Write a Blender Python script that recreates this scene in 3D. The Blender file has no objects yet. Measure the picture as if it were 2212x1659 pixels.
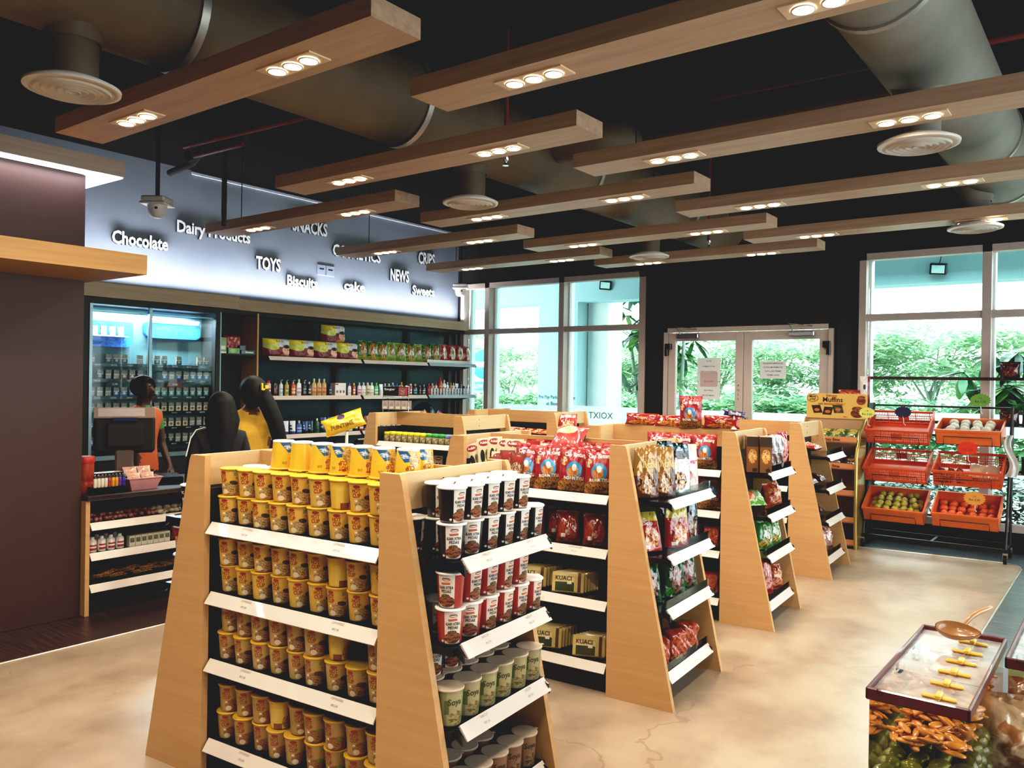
LAMP=14
import bpy, bmesh, math, random
from mathutils import Vector, Matrix
PI=math.pi; rnd=random.Random(7)
SC=bpy.context.scene; COL=SC.collection
def lin(c):
    if isinstance(c,str): c=[int(c[i:i+2],16) for i in (0,2,4)]
    return tuple(((x/255)/12.92 if x/255<=.04045 else ((x/255+.055)/1.055)**2.4) for x in c)+(1.,)
# ---------------------------------------------------------------- materials
MATS={}
def newmat(name):
    m=bpy.data.materials.new(name); m.use_nodes=True; nt=m.node_tree
    b=nt.nodes.get('Principled BSDF'); MATS[name]=m
    return m,nt,b
def N(nt,t,**k):
    n=nt.nodes.new(t)
    for a,v in k.items(): setattr(n,a,v)
    return n
def mixc(nt,fac,a,b,mode='MIX'):
    n=N(nt,'ShaderNodeMix',data_type='RGBA',blend_type=mode)
    for s,v in ((n.inputs[0],fac),(n.inputs[6],a),(n.inputs[7],b)):
        if isinstance(v,bpy.types.NodeSocket): nt.links.new(v,s)
        else: s.default_value=v
    return n.outputs[2]
def math_(nt,op,a,b=None):
    n=N(nt,'ShaderNodeMath',operation=op)
    for i,v in enumerate((a,b)):
        if v is None: continue
        if isinstance(v,bpy.types.NodeSocket): nt.links.new(v,n.inputs[i])
        else: n.inputs[i].default_value=v
    return n.outputs[0]
def ramp(nt,src,p0,c0,p1,c1):
    n=N(nt,'ShaderNodeValToRGB'); e=n.color_ramp.elements
    e[0].position=p0;e[0].color=c0;e[1].position=p1;e[1].color=c1
    nt.links.new(src,n.inputs[0]); return n.outputs[0]
def noise(nt,scale,detail=3,coord='Object',stretch=None):
    tc=N(nt,'ShaderNodeTexCoord'); n=N(nt,'ShaderNodeTexNoise')
    n.inputs['Scale'].default_value=scale; n.inputs['Detail'].default_value=detail
    o=tc.outputs[coord]
    if stretch:
        mp=N(nt,'ShaderNodeMapping'); mp.inputs['Scale'].default_value=stretch
        nt.links.new(o,mp.inputs[0]); o=mp.outputs[0]
    nt.links.new(o,n.inputs['Vector']); return n.outputs['Fac']
def M(name,color,rough=.5,metal=0.,var=.12,scale=6,spec=.5,coat=0,bump=0):
    if name in MATS: return MATS[name]
    m,nt,b=newmat(name); c=lin(color)
    f=noise(nt,scale); d=tuple(x*(1-var) for x in c[:3])+(1,); l=tuple(min(1,x*(1+var)) for x in c[:3])+(1,)
    nt.links.new(ramp(nt,f,.3,d,.7,l),b.inputs['Base Color'])
    b.inputs['Roughness'].default_value=rough; b.inputs['Metallic'].default_value=metal
    b.inputs['Specular IOR Level'].default_value=spec; b.inputs['Coat Weight'].default_value=coat
    if bump:
        bn=N(nt,'ShaderNodeBump'); bn.inputs['Strength'].default_value=bump
        nt.links.new(noise(nt,scale*8),bn.inputs['Height']); nt.links.new(bn.outputs[0],b.inputs['Normal'])
    return m
def EM(name,color,strength):
    m,nt,b=newmat(name); c=lin(color)
    b.inputs['Base Color'].default_value=c; b.inputs['Emission Color'].default_value=c
    b.inputs['Emission Strength'].default_value=strength
    m.cycles.emission_sampling='NONE'; return m
def wood(name,c1,c2,axis='X',rough=.45,scale=1.):
    m,nt,b=newmat(name)
    st={'X':(1.2,14,26),'Y':(14,1.2,26),'Z':(14,14,1.1)}[axis]
    f=noise(nt,2.2*scale,6,stretch=st); g=noise(nt,.9*scale,2,stretch=st)
    a=ramp(nt,f,.35,lin(c1),.68,lin(c2))
    nt.links.new(mixc(nt,.35,a,ramp(nt,g,.4,lin(c1),.6,lin(c2))),b.inputs['Base Color'])
    b.inputs['Roughness'].default_value=rough; return m
def glassmat(name,tint=(1,1,1),refl=.5,rough=.02):
    m,nt,b=newmat(name); nt.nodes.remove(b); out=nt.nodes['Material Output']
    t=N(nt,'ShaderNodeBsdfTransparent'); t.inputs[0].default_value=(*tint,1)
    g=N(nt,'ShaderNodeBsdfGlossy'); g.inputs['Roughness'].default_value=rough
    lw=N(nt,'ShaderNodeLayerWeight'); lw.inputs[0].default_value=refl
    mx=N(nt,'ShaderNodeMixShader'); nt.links.new(lw.outputs['Fresnel'],mx.inputs[0])
    nt.links.new(t.outputs[0],mx.inputs[1]); nt.links.new(g.outputs[0],mx.inputs[2]); nt.links.new(mx.outputs[0],out.inputs[0])
    return m
def uvmat(name,base,layers,rough=.4,metal=0.,coat=0.,crinkle=0.,trans=0.):
    """printed packaging: layers are ellipses/rects in UV; a colour may be a pair, which a noise mixes"""
    if name in MATS: return MATS[name]
    m,nt,b=newmat(name)
    tc=N(nt,'ShaderNodeTexCoord'); uv=tc.outputs['UV']
    def colr(c,sc):
        if isinstance(c,tuple):
            n=N(nt,'ShaderNodeTexNoise'); n.inputs['Scale'].default_value=sc; n.inputs['Detail'].default_value=4; n.inputs['Distortion'].default_value=1.5
            nt.links.new(uv,n.inputs['Vector']); return ramp(nt,n.outputs['Fac'],.42,lin(c[0]),.58,lin(c[1]))
        return lin(c)
    cur=colr(base,9)
    for L in layers:
        k,cu,cv,ru,rv,c=L[:6]; sc=L[6] if len(L)>6 else 18; ang=L[7] if len(L)>7 else 0
        mp=N(nt,'ShaderNodeMapping',vector_type='TEXTURE'); mp.inputs['Location'].default_value=(cu,cv,0)
        mp.inputs['Rotation'].default_value=(0,0,math.radians(ang)); mp.inputs['Scale'].default_value=(ru,rv,1)
        nt.links.new(uv,mp.inputs[0]); 
        if k=='e':
            v=N(nt,'ShaderNodeVectorMath',operation='LENGTH'); nt.links.new(mp.outputs[0],v.inputs[0]); r=v.outputs['Value']
        else:
            v=N(nt,'ShaderNodeVectorMath',operation='ABSOLUTE'); nt.links.new(mp.outputs[0],v.inputs[0])
            s=N(nt,'ShaderNodeSeparateXYZ'); nt.links.new(v.outputs[0],s.inputs[0]); r=math_(nt,'MAXIMUM',s.outputs[0],s.outputs[1])
        cur=mixc(nt,math_(nt,'LESS_THAN',r,1.),cur,colr(c,sc))
    if isinstance(cur,tuple): b.inputs['Base Color'].default_value=cur
    else: nt.links.new(cur,b.inputs['Base Color'])
    b.inputs['Roughness'].default_value=rough; b.inputs['Metallic'].default_value=metal; b.inputs['Coat Weight'].default_value=coat
    if crinkle:
        bn=N(nt,'ShaderNodeBump'); bn.inputs['Strength'].default_value=crinkle; bn.inputs['Distance'].default_value=.01
        nt.links.new(noise(nt,28,2),bn.inputs['Height']); nt.links.new(bn.outputs[0],b.inputs['Normal'])
    return m
# ---------------------------------------------------------------- geometry
class G:
    def __init__(s): s.v=[];s.f=[];s.m=[];s.uv=[];s.s=[]
    def add(s,V,F,m=0,uv=None,sm=False,X=None):
        o=len(s.v); s.v+=[tuple(X@Vector(p)) if X else tuple(p) for p in V]
        for i,f in enumerate(F):
            s.f.append([o+j for j in f]); s.m.append(m if isinstance(m,int) else m[i]); s.s.append(sm)
            s.uv.append(uv[i] if uv else [(0,0)]*len(f))
        return s
    def box(s,a,b,m=0,c=0.,X=None):
        x0,y0,z0=[min(p,q) for p,q in zip(a,b)]; x1,y1,z1=[max(p,q) for p,q in zip(a,b)]
        if c<=0:
            V=[(x,y,z) for x in(x0,x1) for y in(y0,y1) for z in(z0,z1)]
            F=[(0,1,3,2),(4,6,7,5),(0,4,5,1),(2,3,7,6),(0,2,6,4),(1,5,7,3)]
            u=lambda *q:list(q)
            UV=[u((1,0),(1,1),(0,1),(0,0)),u((0,0),(1,0),(1,1),(0,1)),u((0,0),(1,0),(1,1),(0,1)),u((1,0),(1,1),(0,1),(0,0)),u((0,0),(0,1),(1,1),(1,0)),u((0,0),(1,0),(1,1),(0,1))]
            return s.add(V,F,m,UV,X=X)
        V=[];idx={}
        for ix,x in enumerate((x0,x1)):
            for iy,y in enumerate((y0,y1)):
                for iz,z in enumerate((z0,z1)):
                    sx,sy,sz=(1-2*ix)*c,(1-2*iy)*c,(1-2*iz)*c
                    for k,p in enumerate(((x,y+sy,z+sz),(x+sx,y,z+sz),(x+sx,y+sy,z))):
                        idx[ix,iy,iz,k]=len(V); V.append(p)
        I=idx;F=[];UV=[]
        q=[(0,0),(1,0),(1,1),(0,1)]
        for ix in(0,1): F.append((I[ix,0,0,0],I[ix,1,0,0],I[ix,1,1,0],I[ix,0,1,0])[::1 if ix else -1]); UV.append(q if ix else [(0,1),(1,1),(1,0),(0,0)])
        for iy in(0,1): F.append((I[0,iy,0,1],I[1,iy,0,1],I[1,iy,1,1],I[0,iy,1,1])[::-1 if iy else 1]); UV.append(q if not iy else [(0,1),(1,1),(1,0),(0,0)])
        for iz in(0,1): F.append((I[0,0,iz,2],I[1,0,iz,2],I[1,1,iz,2],I[0,1,iz,2])[::1 if iz else -1]); UV.append(q)
        for iy in(0,1):
            for iz in(0,1): F.append((I[0,iy,iz,1],I[1,iy,iz,1],I[1,iy,iz,2],I[0,iy,iz,2]))
        for ix in(0,1):
            for iz in(0,1): F.append((I[ix,0,iz,0],I[ix,1,iz,0],I[ix,1,iz,2],I[ix,0,iz,2]))
        for ix in(0,1):
            for iy in(0,1): F.append((I[ix,iy,0,0],I[ix,iy,1,0],I[ix,iy,1,1],I[ix,iy,0,1]))
        for ix in(0,1):
            for iy in(0,1):
                for iz in(0,1): F.append((I[ix,iy,iz,0],I[ix,iy,iz,1],I[ix,iy,iz,2]))
        while len(UV)<len(F): UV.append([(0,0)]*len(F[len(UV)]))
        return s.add(V,F,m,UV,X=X)
    def prism(s,poly,h0,h1,ax='z',m=0,X=None):
        n=len(poly)
        P=lambda p,h:{'z':(p[0],p[1],h),'y':(p[0],h,p[1]),'x':(h,p[0],p[1])}[ax]
        V=[P(p,h0) for p in poly]+[P(p,h1) for p in poly]
        F=[tuple(range(n)),tuple(range(2*n-1,n-1,-1))]+[(i,i+n,(i+1)%n+n,(i+1)%n) for i in range(n)]
        us=[p[0] for p in poly];vs=[p[1] for p in poly]
        T=lambda p:((p[0]-min(us))/max(1e-6,max(us)-min(us)),(p[1]-min(vs))/max(1e-6,max(vs)-min(vs)))
        UV=[[T(p) for p in poly],[T(p) for p in poly[::-1]]]+[[(0,0)]*4]*n
        return s.add(V,F,m,UV,X=X)
    def lathe(s,prof,n=24,m=0,X=None,sm=True,cap=True):
        V=[];F=[];UV=[];ms=[]
        zs=[p[1] for p in prof]; z0,z1=min(zs),max(zs)
        for r,z in [p[:2] for p in prof]:
            for i in range(n):
                a=-PI/2+2*PI*(i/n-.5); V.append((r*math.cos(a),r*math.sin(a),z))
        for j in range(len(prof)-1):
            mm=prof[j][2] if len(prof[j])>2 else m
            for i in range(n):
                k=(i+1)%n; F.append((j*n+i,j*n+k,(j+1)*n+k,(j+1)*n+i)); ms.append(mm)
                va=(prof[j][1]-z0)/max(1e-6,z1-z0); vb=(prof[j+1][1]-z0)/max(1e-6,z1-z0)
                UV.append([(i/n,va),((i+1)/n,va),((i+1)/n,vb),(i/n,vb)])
        s.add(V,F,ms,UV,sm,X)
        if cap:
            for j,rev in ((0,True),(len(prof)-1,False)):
                if prof[j][0]>1e-4:
                    R=[(prof[j][0]*math.cos(-PI/2+2*PI*(i/n-.5)),prof[j][0]*math.sin(-PI/2+2*PI*(i/n-.5)),prof[j][1]) for i in range(n)]
                    mm=prof[max(0,j-1)][2] if len(prof[max(0,j-1)])>2 else m
                    s.add(R,[tuple(range(n))[::-1] if rev else tuple(range(n))],mm,[[(.5+.5*math.cos(2*PI*i/n),.5+.5*math.sin(2*PI*i/n)) for i in range(n)]],X=X)
        return s
    def tube(s,path,r,n=8,m=0,X=None,closed=False,sm=True):
        P=[Vector(p) for p in path]; V=[];F=[];k=len(P); up=None
        rr=r if isinstance(r,(list,tuple)) else [r]*k
        for i,p in enumerate(P):
            if closed: t=(P[(i+1)%k]-P[i-1]).normalized()
            else: t=(P[min(i+1,k-1)]-P[max(i-1,0)]).normalized()
            if up is None: up=Vector((0,0,1)) if abs(t.z)<.9 else Vector((1,0,0))
            a=t.cross(up).normalized(); b_=a.cross(t).normalized(); up=b_
            for j in range(n): V.append(p+(a*math.cos(2*PI*j/n)+b_*math.sin(2*PI*j/n))*rr[i])
        for i in range(k if closed else k-1):
            for j in range(n): F.append((i*n+j,i*n+(j+1)%n,((i+1)%k)*n+(j+1)%n,((i+1)%k)*n+j))
        s.add(V,F,m,sm=sm,X=X)
        if not closed: s.add(V[:n],[tuple(range(n))[::-1]],m,X=X); s.add(V[-n:],[tuple(range(n))],m,X=X)
        return s
    def ball(s,c,r,m=0,n=12,k=8,X=None,dent=0.):
        rx,ry,rz=r if isinstance(r,(list,tuple)) else (r,r,r); V=[];F=[]
        for j in range(k+1):
            t=PI*j/k
            for i in range(n):
                a=2*PI*i/n; d=1-dent*max(0,math.cos(t))**12
                V.append((c[0]+rx*math.sin(t)*math.cos(a),c[1]+ry*math.sin(t)*math.sin(a),c[2]+rz*math.cos(t)*d))
        for j in range(k):
            for i in range(n): F.append((j*n+i,(j+1)*n+i,(j+1)*n+(i+1)%n,j*n+(i+1)%n))
        return s.add(V,F,m,sm=True,X=X)
    def grid(s,nu,nv,fn,m=0,sm=True,X=None,flip=False):
        V=[fn(i/nu,j/nv) for j in range(nv+1) for i in range(nu+1)]; F=[];UV=[]
        for j in range(nv):
            for i in range(nu):
                a=j*(nu+1)+i; q=(a,a+1,a+nu+2,a+nu+1); u=[(i/nu,j/nv),((i+1)/nu,j/nv),((i+1)/nu,(j+1)/nv),(i/nu,(j+1)/nv)]
                F.append(q[::-1] if flip else q); UV.append(u[::-1] if flip else u)
        return s.add(V,F,m,UV,sm,X)
    def mesh(s,name,mats):
        me=bpy.data.meshes.new(name); me.from_pydata(s.v,[],s.f)
        for mt in mats: me.materials.append(mt)
        me.polygons.foreach_set('material_index',s.m); me.polygons.foreach_set('use_smooth',s.s)
        ul=me.uv_layers.new(name='UVMap'); flat=[c for f in s.uv for p in f for c in p]
        ul.data.foreach_set('uv',flat)
        me.validate(); me.update(); return me
    def fix(s,name,mats):
        me=s.mesh(name,mats); bm=bmesh.new(); bm.from_mesh(me); bmesh.ops.recalc_face_normals(bm,faces=bm.faces); bm.to_mesh(me); bm.free(); return me
def T(x=0,y=0,z=0,rz=0,rx=0,ry=0,s=1): return Matrix.Translation((x,y,z))@Matrix.Rotation(rz,4,'Z')@Matrix.Rotation(ry,4,'Y')@Matrix.Rotation(rx,4,'X')@Matrix.Scale(s,4)
_txt={}
def text2d(s,bold=0.,sub=0.):
    key=(s,bold,sub)
    if key in _txt: return _txt[key]
    c=bpy.data.curves.new('t','FONT'); c.body=s; c.size=1; c.align_x='CENTER'; c.resolution_u=2; c.offset=bold; c.space_line=.85
    o=bpy.data.objects.new('t',c); COL.objects.link(o)
    me=bpy.data.meshes.new_from_object(o.evaluated_get(bpy.context.evaluated_depsgraph_get()))
    bpy.data.objects.remove(o); bpy.data.curves.remove(c)
    bm=bmesh.new(); bm.from_mesh(me)
    if sub and len(bm.verts):
        xs=[v.co.x for v in bm.verts]; x=min(xs)+sub
        while x<max(xs):
            bmesh.ops.bisect_plane(bm,geom=bm.verts[:]+bm.edges[:]+bm.faces[:],plane_co=(x,0,0),plane_no=(1,0,0)); x+=sub
        ys=[v.co.y for v in bm.verts]; y=min(ys)+sub*2
        while y<max(ys):
            bmesh.ops.bisect_plane(bm,geom=bm.verts[:]+bm.edges[:]+bm.faces[:],plane_co=(0,y,0),plane_no=(0,1,0)); y+=sub*2
    bm.verts.index_update()
    V=[(v.co.x,v.co.y) for v in bm.verts]; F=[tuple(v.index for v in f.verts) for f in bm.faces]
    bm.free(); bpy.data.meshes.remove(me)
    h=max((v[1] for v in V),default=1); w=max((abs(v[0]) for v in V),default=1)
    _txt[key]=(V,F,w); return _txt[key]
def put_text(g,s,size,fn,m,bold=.01,sub=0.,maxw=None,rot=0,mirror=False):
    """fn maps flat text coordinates (metres) to 3-D"""
    V,F,w=text2d(s,bold,sub); k=size/.7
    if maxw and w*2*k>maxw: kx=maxw/(2*w)
    else: kx=k
    c_,s_=math.cos(rot),math.sin(rot); W=[]
    for x,y in V:
        X=x*kx*(-1 if mirror else 1); Y=y*k; W.append(fn(X*c_-Y*s_,X*s_+Y*c_))
    g.add(W,F,m)
# ---------------------------------------------------------------- objects
def ob(name,me,parent=None,loc=(0,0,0),rz=0,rot=None):
    o=bpy.data.objects.new(name,me); COL.objects.link(o); o.location=loc
    o.rotation_euler=rot if rot else (0,0,rz)
    if parent: o.parent=parent
    return o
def tag(o,label=None,cat=None,group=None,kind=None):
    if label: o['label']=label
    if cat: o['category']=cat
    if group: o['group']=group
    if kind: o['kind']=kind
    return o
def thing(name,parts,label,cat,loc=(0,0,0),rz=0,rot=None,group=None):
    e=ob(name,None,None,loc,rz,rot); tag(e,label,cat,group); e.empty_display_size=.05
    for p in parts:
        c=ob(p[0],p[1],e)
        if len(p)>2 and isinstance(p[2],list):
            for q in p[2]: ob(q[0],q[1],c)
    return e
def single(name,me,label,cat,loc=(0,0,0),rz=0,rot=None,group=None):
    o=ob(name,me,None,loc,rz,rot); return tag(o,label,cat,group)
def struct(name,g,mats,parent=None):
    o=ob(name,g.fix(name,mats),parent)
    if not parent: tag(o,kind='structure')
    return o
ORD=['first','second','third','fourth','fifth','sixth','seventh','eighth','ninth','tenth','eleventh','twelfth','thirteenth','fourteenth','fifteenth','sixteenth','seventeenth','eighteenth','nineteenth','twentieth','twenty-first','twenty-second','twenty-third','twenty-fourth','twenty-fifth','twenty-sixth','twenty-seventh','twenty-eighth','twenty-ninth','thirtieth','thirty-first','thirty-second','thirty-third','thirty-fourth','thirty-fifth']
# ---------------------------------------------------------------- camera and world
def setup():
    f=1774.; yaw,pit,rol=[math.radians(a) for a in (37.11,-.16,.88)]
    fw=Vector((-math.sin(yaw)*math.cos(pit),math.cos(yaw)*math.cos(pit),math.sin(pit))); rt=Vector((math.cos(yaw),math.sin(yaw),0)); up=rt.cross(fw)
    c,s=math.cos(rol),math.sin(rol); r2=c*rt+s*up; u2=-s*rt+c*up
    R=Matrix((r2,u2,-fw)).transposed().to_4x4()
    cd=bpy.data.cameras.new('camera'); cd.sensor_width=36; cd.lens=f*36/2212; cd.clip_start=.05; cd.clip_end=300
    co=bpy.data.objects.new('camera',cd); COL.objects.link(co); co.matrix_world=Matrix.Translation((0,0,1.58))@R; SC.camera=co
    w=bpy.data.worlds.new('world'); SC.world=w; w.use_nodes=True; nt=w.node_tree; bg=nt.nodes['Background']
    tc=N(nt,'ShaderNodeTexCoord'); n=N(nt,'ShaderNodeTexNoise'); n.inputs['Scale'].default_value=2
    nt.links.new(tc.outputs['Generated'],n.inputs['Vector'])
    nt.links.new(ramp(nt,n.outputs['Fac'],.3,(.86,.97,1,1),.7,(1,1,1,1)),bg.inputs[0]); bg.inputs[1].default_value=WORLD
    SC.view_settings.view_transform='Standard'; SC.view_settings.exposure=0; SC.view_settings.gamma=1
    vs=SC.view_settings; vs.use_curve_mapping=True; cm=vs.curve_mapping; c=cm.curves[3]
    c.points[0].location=(0,.0137); c.points[1].location=(1,1)
    for a in ((.016,.0145),(.05,.040),(.16,.150),(.4,.42),(.75,.82)): c.points.new(*a)
    cm.use_clip=False; cm.extend='EXTRAPOLATED'; cm.update()
    cy=SC.cycles; cy.max_bounces=7; cy.diffuse_bounces=3; cy.glossy_bounces=3; cy.transmission_bounces=4; cy.transparent_max_bounces=24
    cy.caustics_reflective=False; cy.caustics_refractive=False; cy.sample_clamp_indirect=4; cy.use_denoising=True
def area(name,loc,size,power,color,rot=(0,0,0),spread=180):
    l=bpy.data.lights.new(name,'AREA'); l.shape='RECTANGLE'; l.size,l.size_y=size; l.energy=power; l.color=color; l.spread=math.radians(spread)
    o=bpy.data.objects.new(name,l); COL.objects.link(o); o.location=loc; o.rotation_euler=rot; return o
WORLD=6.5
setup()
# ---------------------------------------------------------------- common materials
mBlack=M('black_metal','141414',.55); mBlackG=M('black_gloss','0c0c0e',.2); mWhite=M('white_plastic','e8e2da',.4,var=.03)
mBeam=wood('beam_oak','ae9078','c6a78c','X'); mOakX=wood('oak_laminate','c79a5f','d8ae76','X'); mOakY=wood('oak_laminate_side','c9a068','d9b480','Y')
mEdge=M('oak_edge','e2c08c',.5,var=.05); mStrip=M('price_strip','dccdc2',.35,var=.04,coat=.3)
mFrame=M('window_frame_paint','c2b2aa',.5,var=.04); mReveal=M('white_reveal','e9f2f2',.5,var=.03)
mGlass=glassmat('window_glass',(.86,.97,.95),.12); mClear=glassmat('clear_plastic',(.93,.95,.96),.06,.05)
mDark=M('dark_wall_paint','1b1a1c',.9,var=.1); mCeil=M('black_ceiling_paint','0d0c0d',1.,var=.2,spec=.1)
mLamp=EM('lamp_glow','fff0d8',14); mChrome=M('chrome','c8c8c8',.2,1.,var=.05)
# ================================================================ ROOM
XL,YB,XR,YF,ZC=-8.03,9.25,2.4,-1.6,3.78
# floor: cream screed and dark / grey wood boards, one slab
def floor():
    m,nt,b=newmat('cream_screed'); f=noise(nt,1.3,4); g=noise(nt,9,5)
    a=ramp(nt,f,.2,lin('97826d'),.8,lin('b09c87')); a=mixc(nt,.45,a,ramp(nt,g,.3,lin('86705a'),.7,lin('bba78f')))
    a=mixc(nt,.5,a,ramp(nt,noise(nt,3.2,7,stretch=(1,.6,1)),.35,lin('88705a'),.62,lin('b5a088')))
    vo=N(nt,'ShaderNodeTexVoronoi',feature='F1'); vo.inputs['Scale'].default_value=7; tc=N(nt,'ShaderNodeTexCoord'); mp=N(nt,'ShaderNodeMapping'); mp.inputs['Scale'].default_value=(1,2.2,1); nt.links.new(tc.outputs['Object'],mp.inputs[0]); nt.links.new(mp.outputs[0],vo.inputs['Vector'])
    sp=math_(nt,'MULTIPLY',math_(nt,'LESS_THAN',vo.outputs['Distance'],.055),math_(nt,'GREATER_THAN',noise(nt,2.1,2),.52))
    a=mixc(nt,math_(nt,'MULTIPLY',sp,.7),a,lin('6b4c38'))
    v2=N(nt,'ShaderNodeTexVoronoi',feature='DISTANCE_TO_EDGE'); v2.inputs['Scale'].default_value=.8; nz=N(nt,'ShaderNodeTexNoise'); nz.inputs['Scale'].default_value=2.5; nz.inputs['Detail'].default_value=6; nt.links.new(tc.outputs['Object'],nz.inputs['Vector']); nt.links.new(mixc(nt,.35,tc.outputs['Object'],nz.outputs['Color']),v2.inputs['Vector'])
    ck=math_(nt,'MULTIPLY',math_(nt,'LESS_THAN',v2.outputs['Distance'],.0035),math_(nt,'GREATER_THAN',noise(nt,1.1,2),.5))
    a=mixc(nt,math_(nt,'MULTIPLY',ck,.5),a,lin('7d6450'))
    nt.links.new(a,b.inputs['Base Color'])
    nt.links.new(ramp(nt,noise(nt,2.5,3),.2,(.28,)*3+(1,),.8,(.42,)*3+(1,)),b.inputs['Roughness']); b.inputs['Specular IOR Level'].default_value=.85
    bn=N(nt,'ShaderNodeBump'); bn.inputs['Strength'].default_value=.12; nt.links.new(noise(nt,3,8),bn.inputs['Height']); nt.links.new(bn.outputs[0],b.inputs['Normal'])
    w,nt,b=newmat('dark_floor_boards'); f=noise(nt,3,5,stretch=(1.2,22,1))
    nt.links.new(ramp(nt,f,.35,lin('2a1b1a'),.65,lin('4a3230')),b.inputs['Base Color']); b.inputs['Roughness'].default_value=.35
    bn=N(nt,'ShaderNodeBump'); bn.inputs['Strength'].default_value=.4; nt.links.new(f,bn.inputs['Height']); nt.links.new(bn.outputs[0],b.inputs['Normal'])
    g2,nt,b=newmat('grey_floor_boards'); f=noise(nt,3,5,stretch=(1.2,26,1))
    nt.links.new(ramp(nt,f,.35,lin('3c4246'),.65,lin('6d757a')),b.inputs['Base Color']); b.inputs['Roughness'].default_value=.28
    bn=N(nt,'ShaderNodeBump'); bn.inputs['Strength'].default_value=.4; nt.links.new(f,bn.inputs['Height']); nt.links.new(bn.outputs[0],b.inputs['Normal'])
    g=G(); y1=8.66; cx=-.76
    cream=[(-4.9,YF),(cx,YF),(cx,y1-.2)]+[(cx-.2+.2*math.cos(a),y1-.2+.2*math.sin(a)) for a in (PI/8,PI/4,3*PI/8)]+[(cx-.2,y1),(-2.6,8.5),(-4.9,8.3)]
    g.add([(x,y,0) for x,y in cream],[tuple(range(len(cream)))],0)
    for a,b2,c,d,mm in ((XL-.2,-4.9,YF,YB,1),(-4.9,XR,YB-1.,YB,2),(cx-.25,XR,YF,YB-1,2)):
        z=-.002 if mm else 0
        g.add([(a,c,z),(b2,c,z),(b2,d,z),(a,d,z)],[(0,1,2,3)],mm)
    g.add([(XL-.2,YF,-.1),(XR,YF,-.1),(XR,YB+.3,-.1),(XL-.2,YB+.3,-.1)],[(0,1,2,3)],1)
    o=ob('floor',g.mesh('floor',[m,w,g2])); tag(o,kind='structure')
    mt=M('steel_trim','d9cfc0',.3,.8)
    t=G(); pts=[(-2.6,8.5)]+[(cx-.2,y1)]+[(cx-.2+.2*math.sin(a),y1-.2+.2*math.cos(a)) for a in (PI/8,PI/4,3*PI/8,PI/2)]+[(cx,YF)]
    t.tube([(x,y,.001) for x,y in pts],.007,6); t.tube([(-4.9,YF,.001),(-4.9,8.3,.001)],.007,6)
    struct('trim_1',t,[mt])
floor()
g=G(); g.box((XL-.2,YF-.2,ZC),(XR+.2,YB+.2,ZC+.1)); struct('ceiling',g,[mCeil])
# left wall: cool blue paint
def wl():
    m,nt,b=newmat('blue_grey_paint'); f=noise(nt,1.5,6)
    nt.links.new(ramp(nt,f,.3,lin('7a8290'),.7,lin('868e9c')),b.inputs['Base Color']); b.inputs['Roughness'].default_value=.8
    bn=N(nt,'ShaderNodeBump'); bn.inputs['Strength'].default_value=.08; nt.links.new(noise(nt,4,8),bn.inputs['Height']); nt.links.new(bn.outputs[0],b.inputs['Normal'])
    g=G(); g.box((XL-.1,YF,0),(XL,YB,ZC)); struct('wall_left',g,[m])
    g=G(); g.box((XL,4.9,3.735),(XL+.02,YB,3.76)); struct('trim_2',g,[M('pale_trim','c9cfda',.6)])
wl()
g=G(); g.box((XL-.1,YF-.1,0),(XR+.1,YF,ZC)); struct('wall_front',g,[mDark])
# back wall with openings
W1=(-7.96,-4.9,.2,3.0); W2=(-2.35,2.3,.2,3.0); D=(-4.62,-2.6,2.265)
g=G()
g.box((XL,YB,3.0),(XR,YB+.12,ZC)); g.box((XL,YB,0),(-4.9,YB+.12,.2)); g.box((-2.35,YB,0),(XR,YB+.12,.2))
g.box((-4.9,YB,0),(D[0],YB+.12,3.0)); g.box((D[1],YB,0),(-2.35,YB+.12,3.0)); g.box((D[0],YB,D[2]),(D[1],YB+.12,3.0)); g.box((XL,YB,.2),(-7.96,YB+.12,3.0))
struct('wall_back',g,[mDark])
g=G(); g.box((-4.84,YB-.05,2.27),(-2.41,YB-.002,2.99)); g.box((-4.84,YB-.05,0),(-4.66,YB-.002,2.27)); g.box((-2.56,YB-.05,0),(-2.41,YB-.002,2.27)); struct('trim_3',g,[mBlack])
g=G(); g.box((-2.3,YB-.03,0),(XR,YB,.1)); struct('baseboard_back',g,[mBlack])
def window(n,x0,x1,z0,z1,mull,tz):
    g=G(); y0,y1=YB-.02,YB+.1
    g.box((x0,y0,z0),(x1,y1,z0+.07)); g.box((x0,y0,z1-.07),(x1,y1,z1)); g.box((x0,y0,z0),(x0+.07,y1,z1)); g.box((x1-.09,y0,z0),(x1,y1,z1))
    for m in mull: g.box((m-.04,y0,z0),(m+.04,y1,z1))
    g.box((x0,y0+.01,tz-.035),(x1,y1,tz+.035))
    r=G()
    for m in [x0+.035]+mull:
        r.box((m+.04,YB+.1,z0),(m+.06,YB+.22,z1)); 
    r.box((x0,YB+.1,z0),(x1,YB+.22,z0+.05)); r.box((x0,YB+.1,tz-.02),(x1,YB+.22,tz+.02)); r.box((x0,YB+.1,z1-.05),(x1,YB+.22,z1))
    e=ob('window_%d'%n,None); tag(e,kind='structure')
    ob('window_frame',g.fix('window_frame',[mFrame]),e); ob('outer_frame',r.fix('outer_frame',[mReveal]),e)
    xs=[x0]+mull+[x1]
    for a,b in zip(xs,xs[1:]):
        for c,d in ((z0,tz),(tz,z1)):
            p=G(); p.box((a+.04,YB+.14,c+.03),(b-.04,YB+.146,d-.03)); ob('pane',p.fix('pane',[mGlass]),e)
window(1,*W1,[-7.46,-6.17],2.30); window(2,*W2,[-1.16,.05,1.25],2.32)
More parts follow.
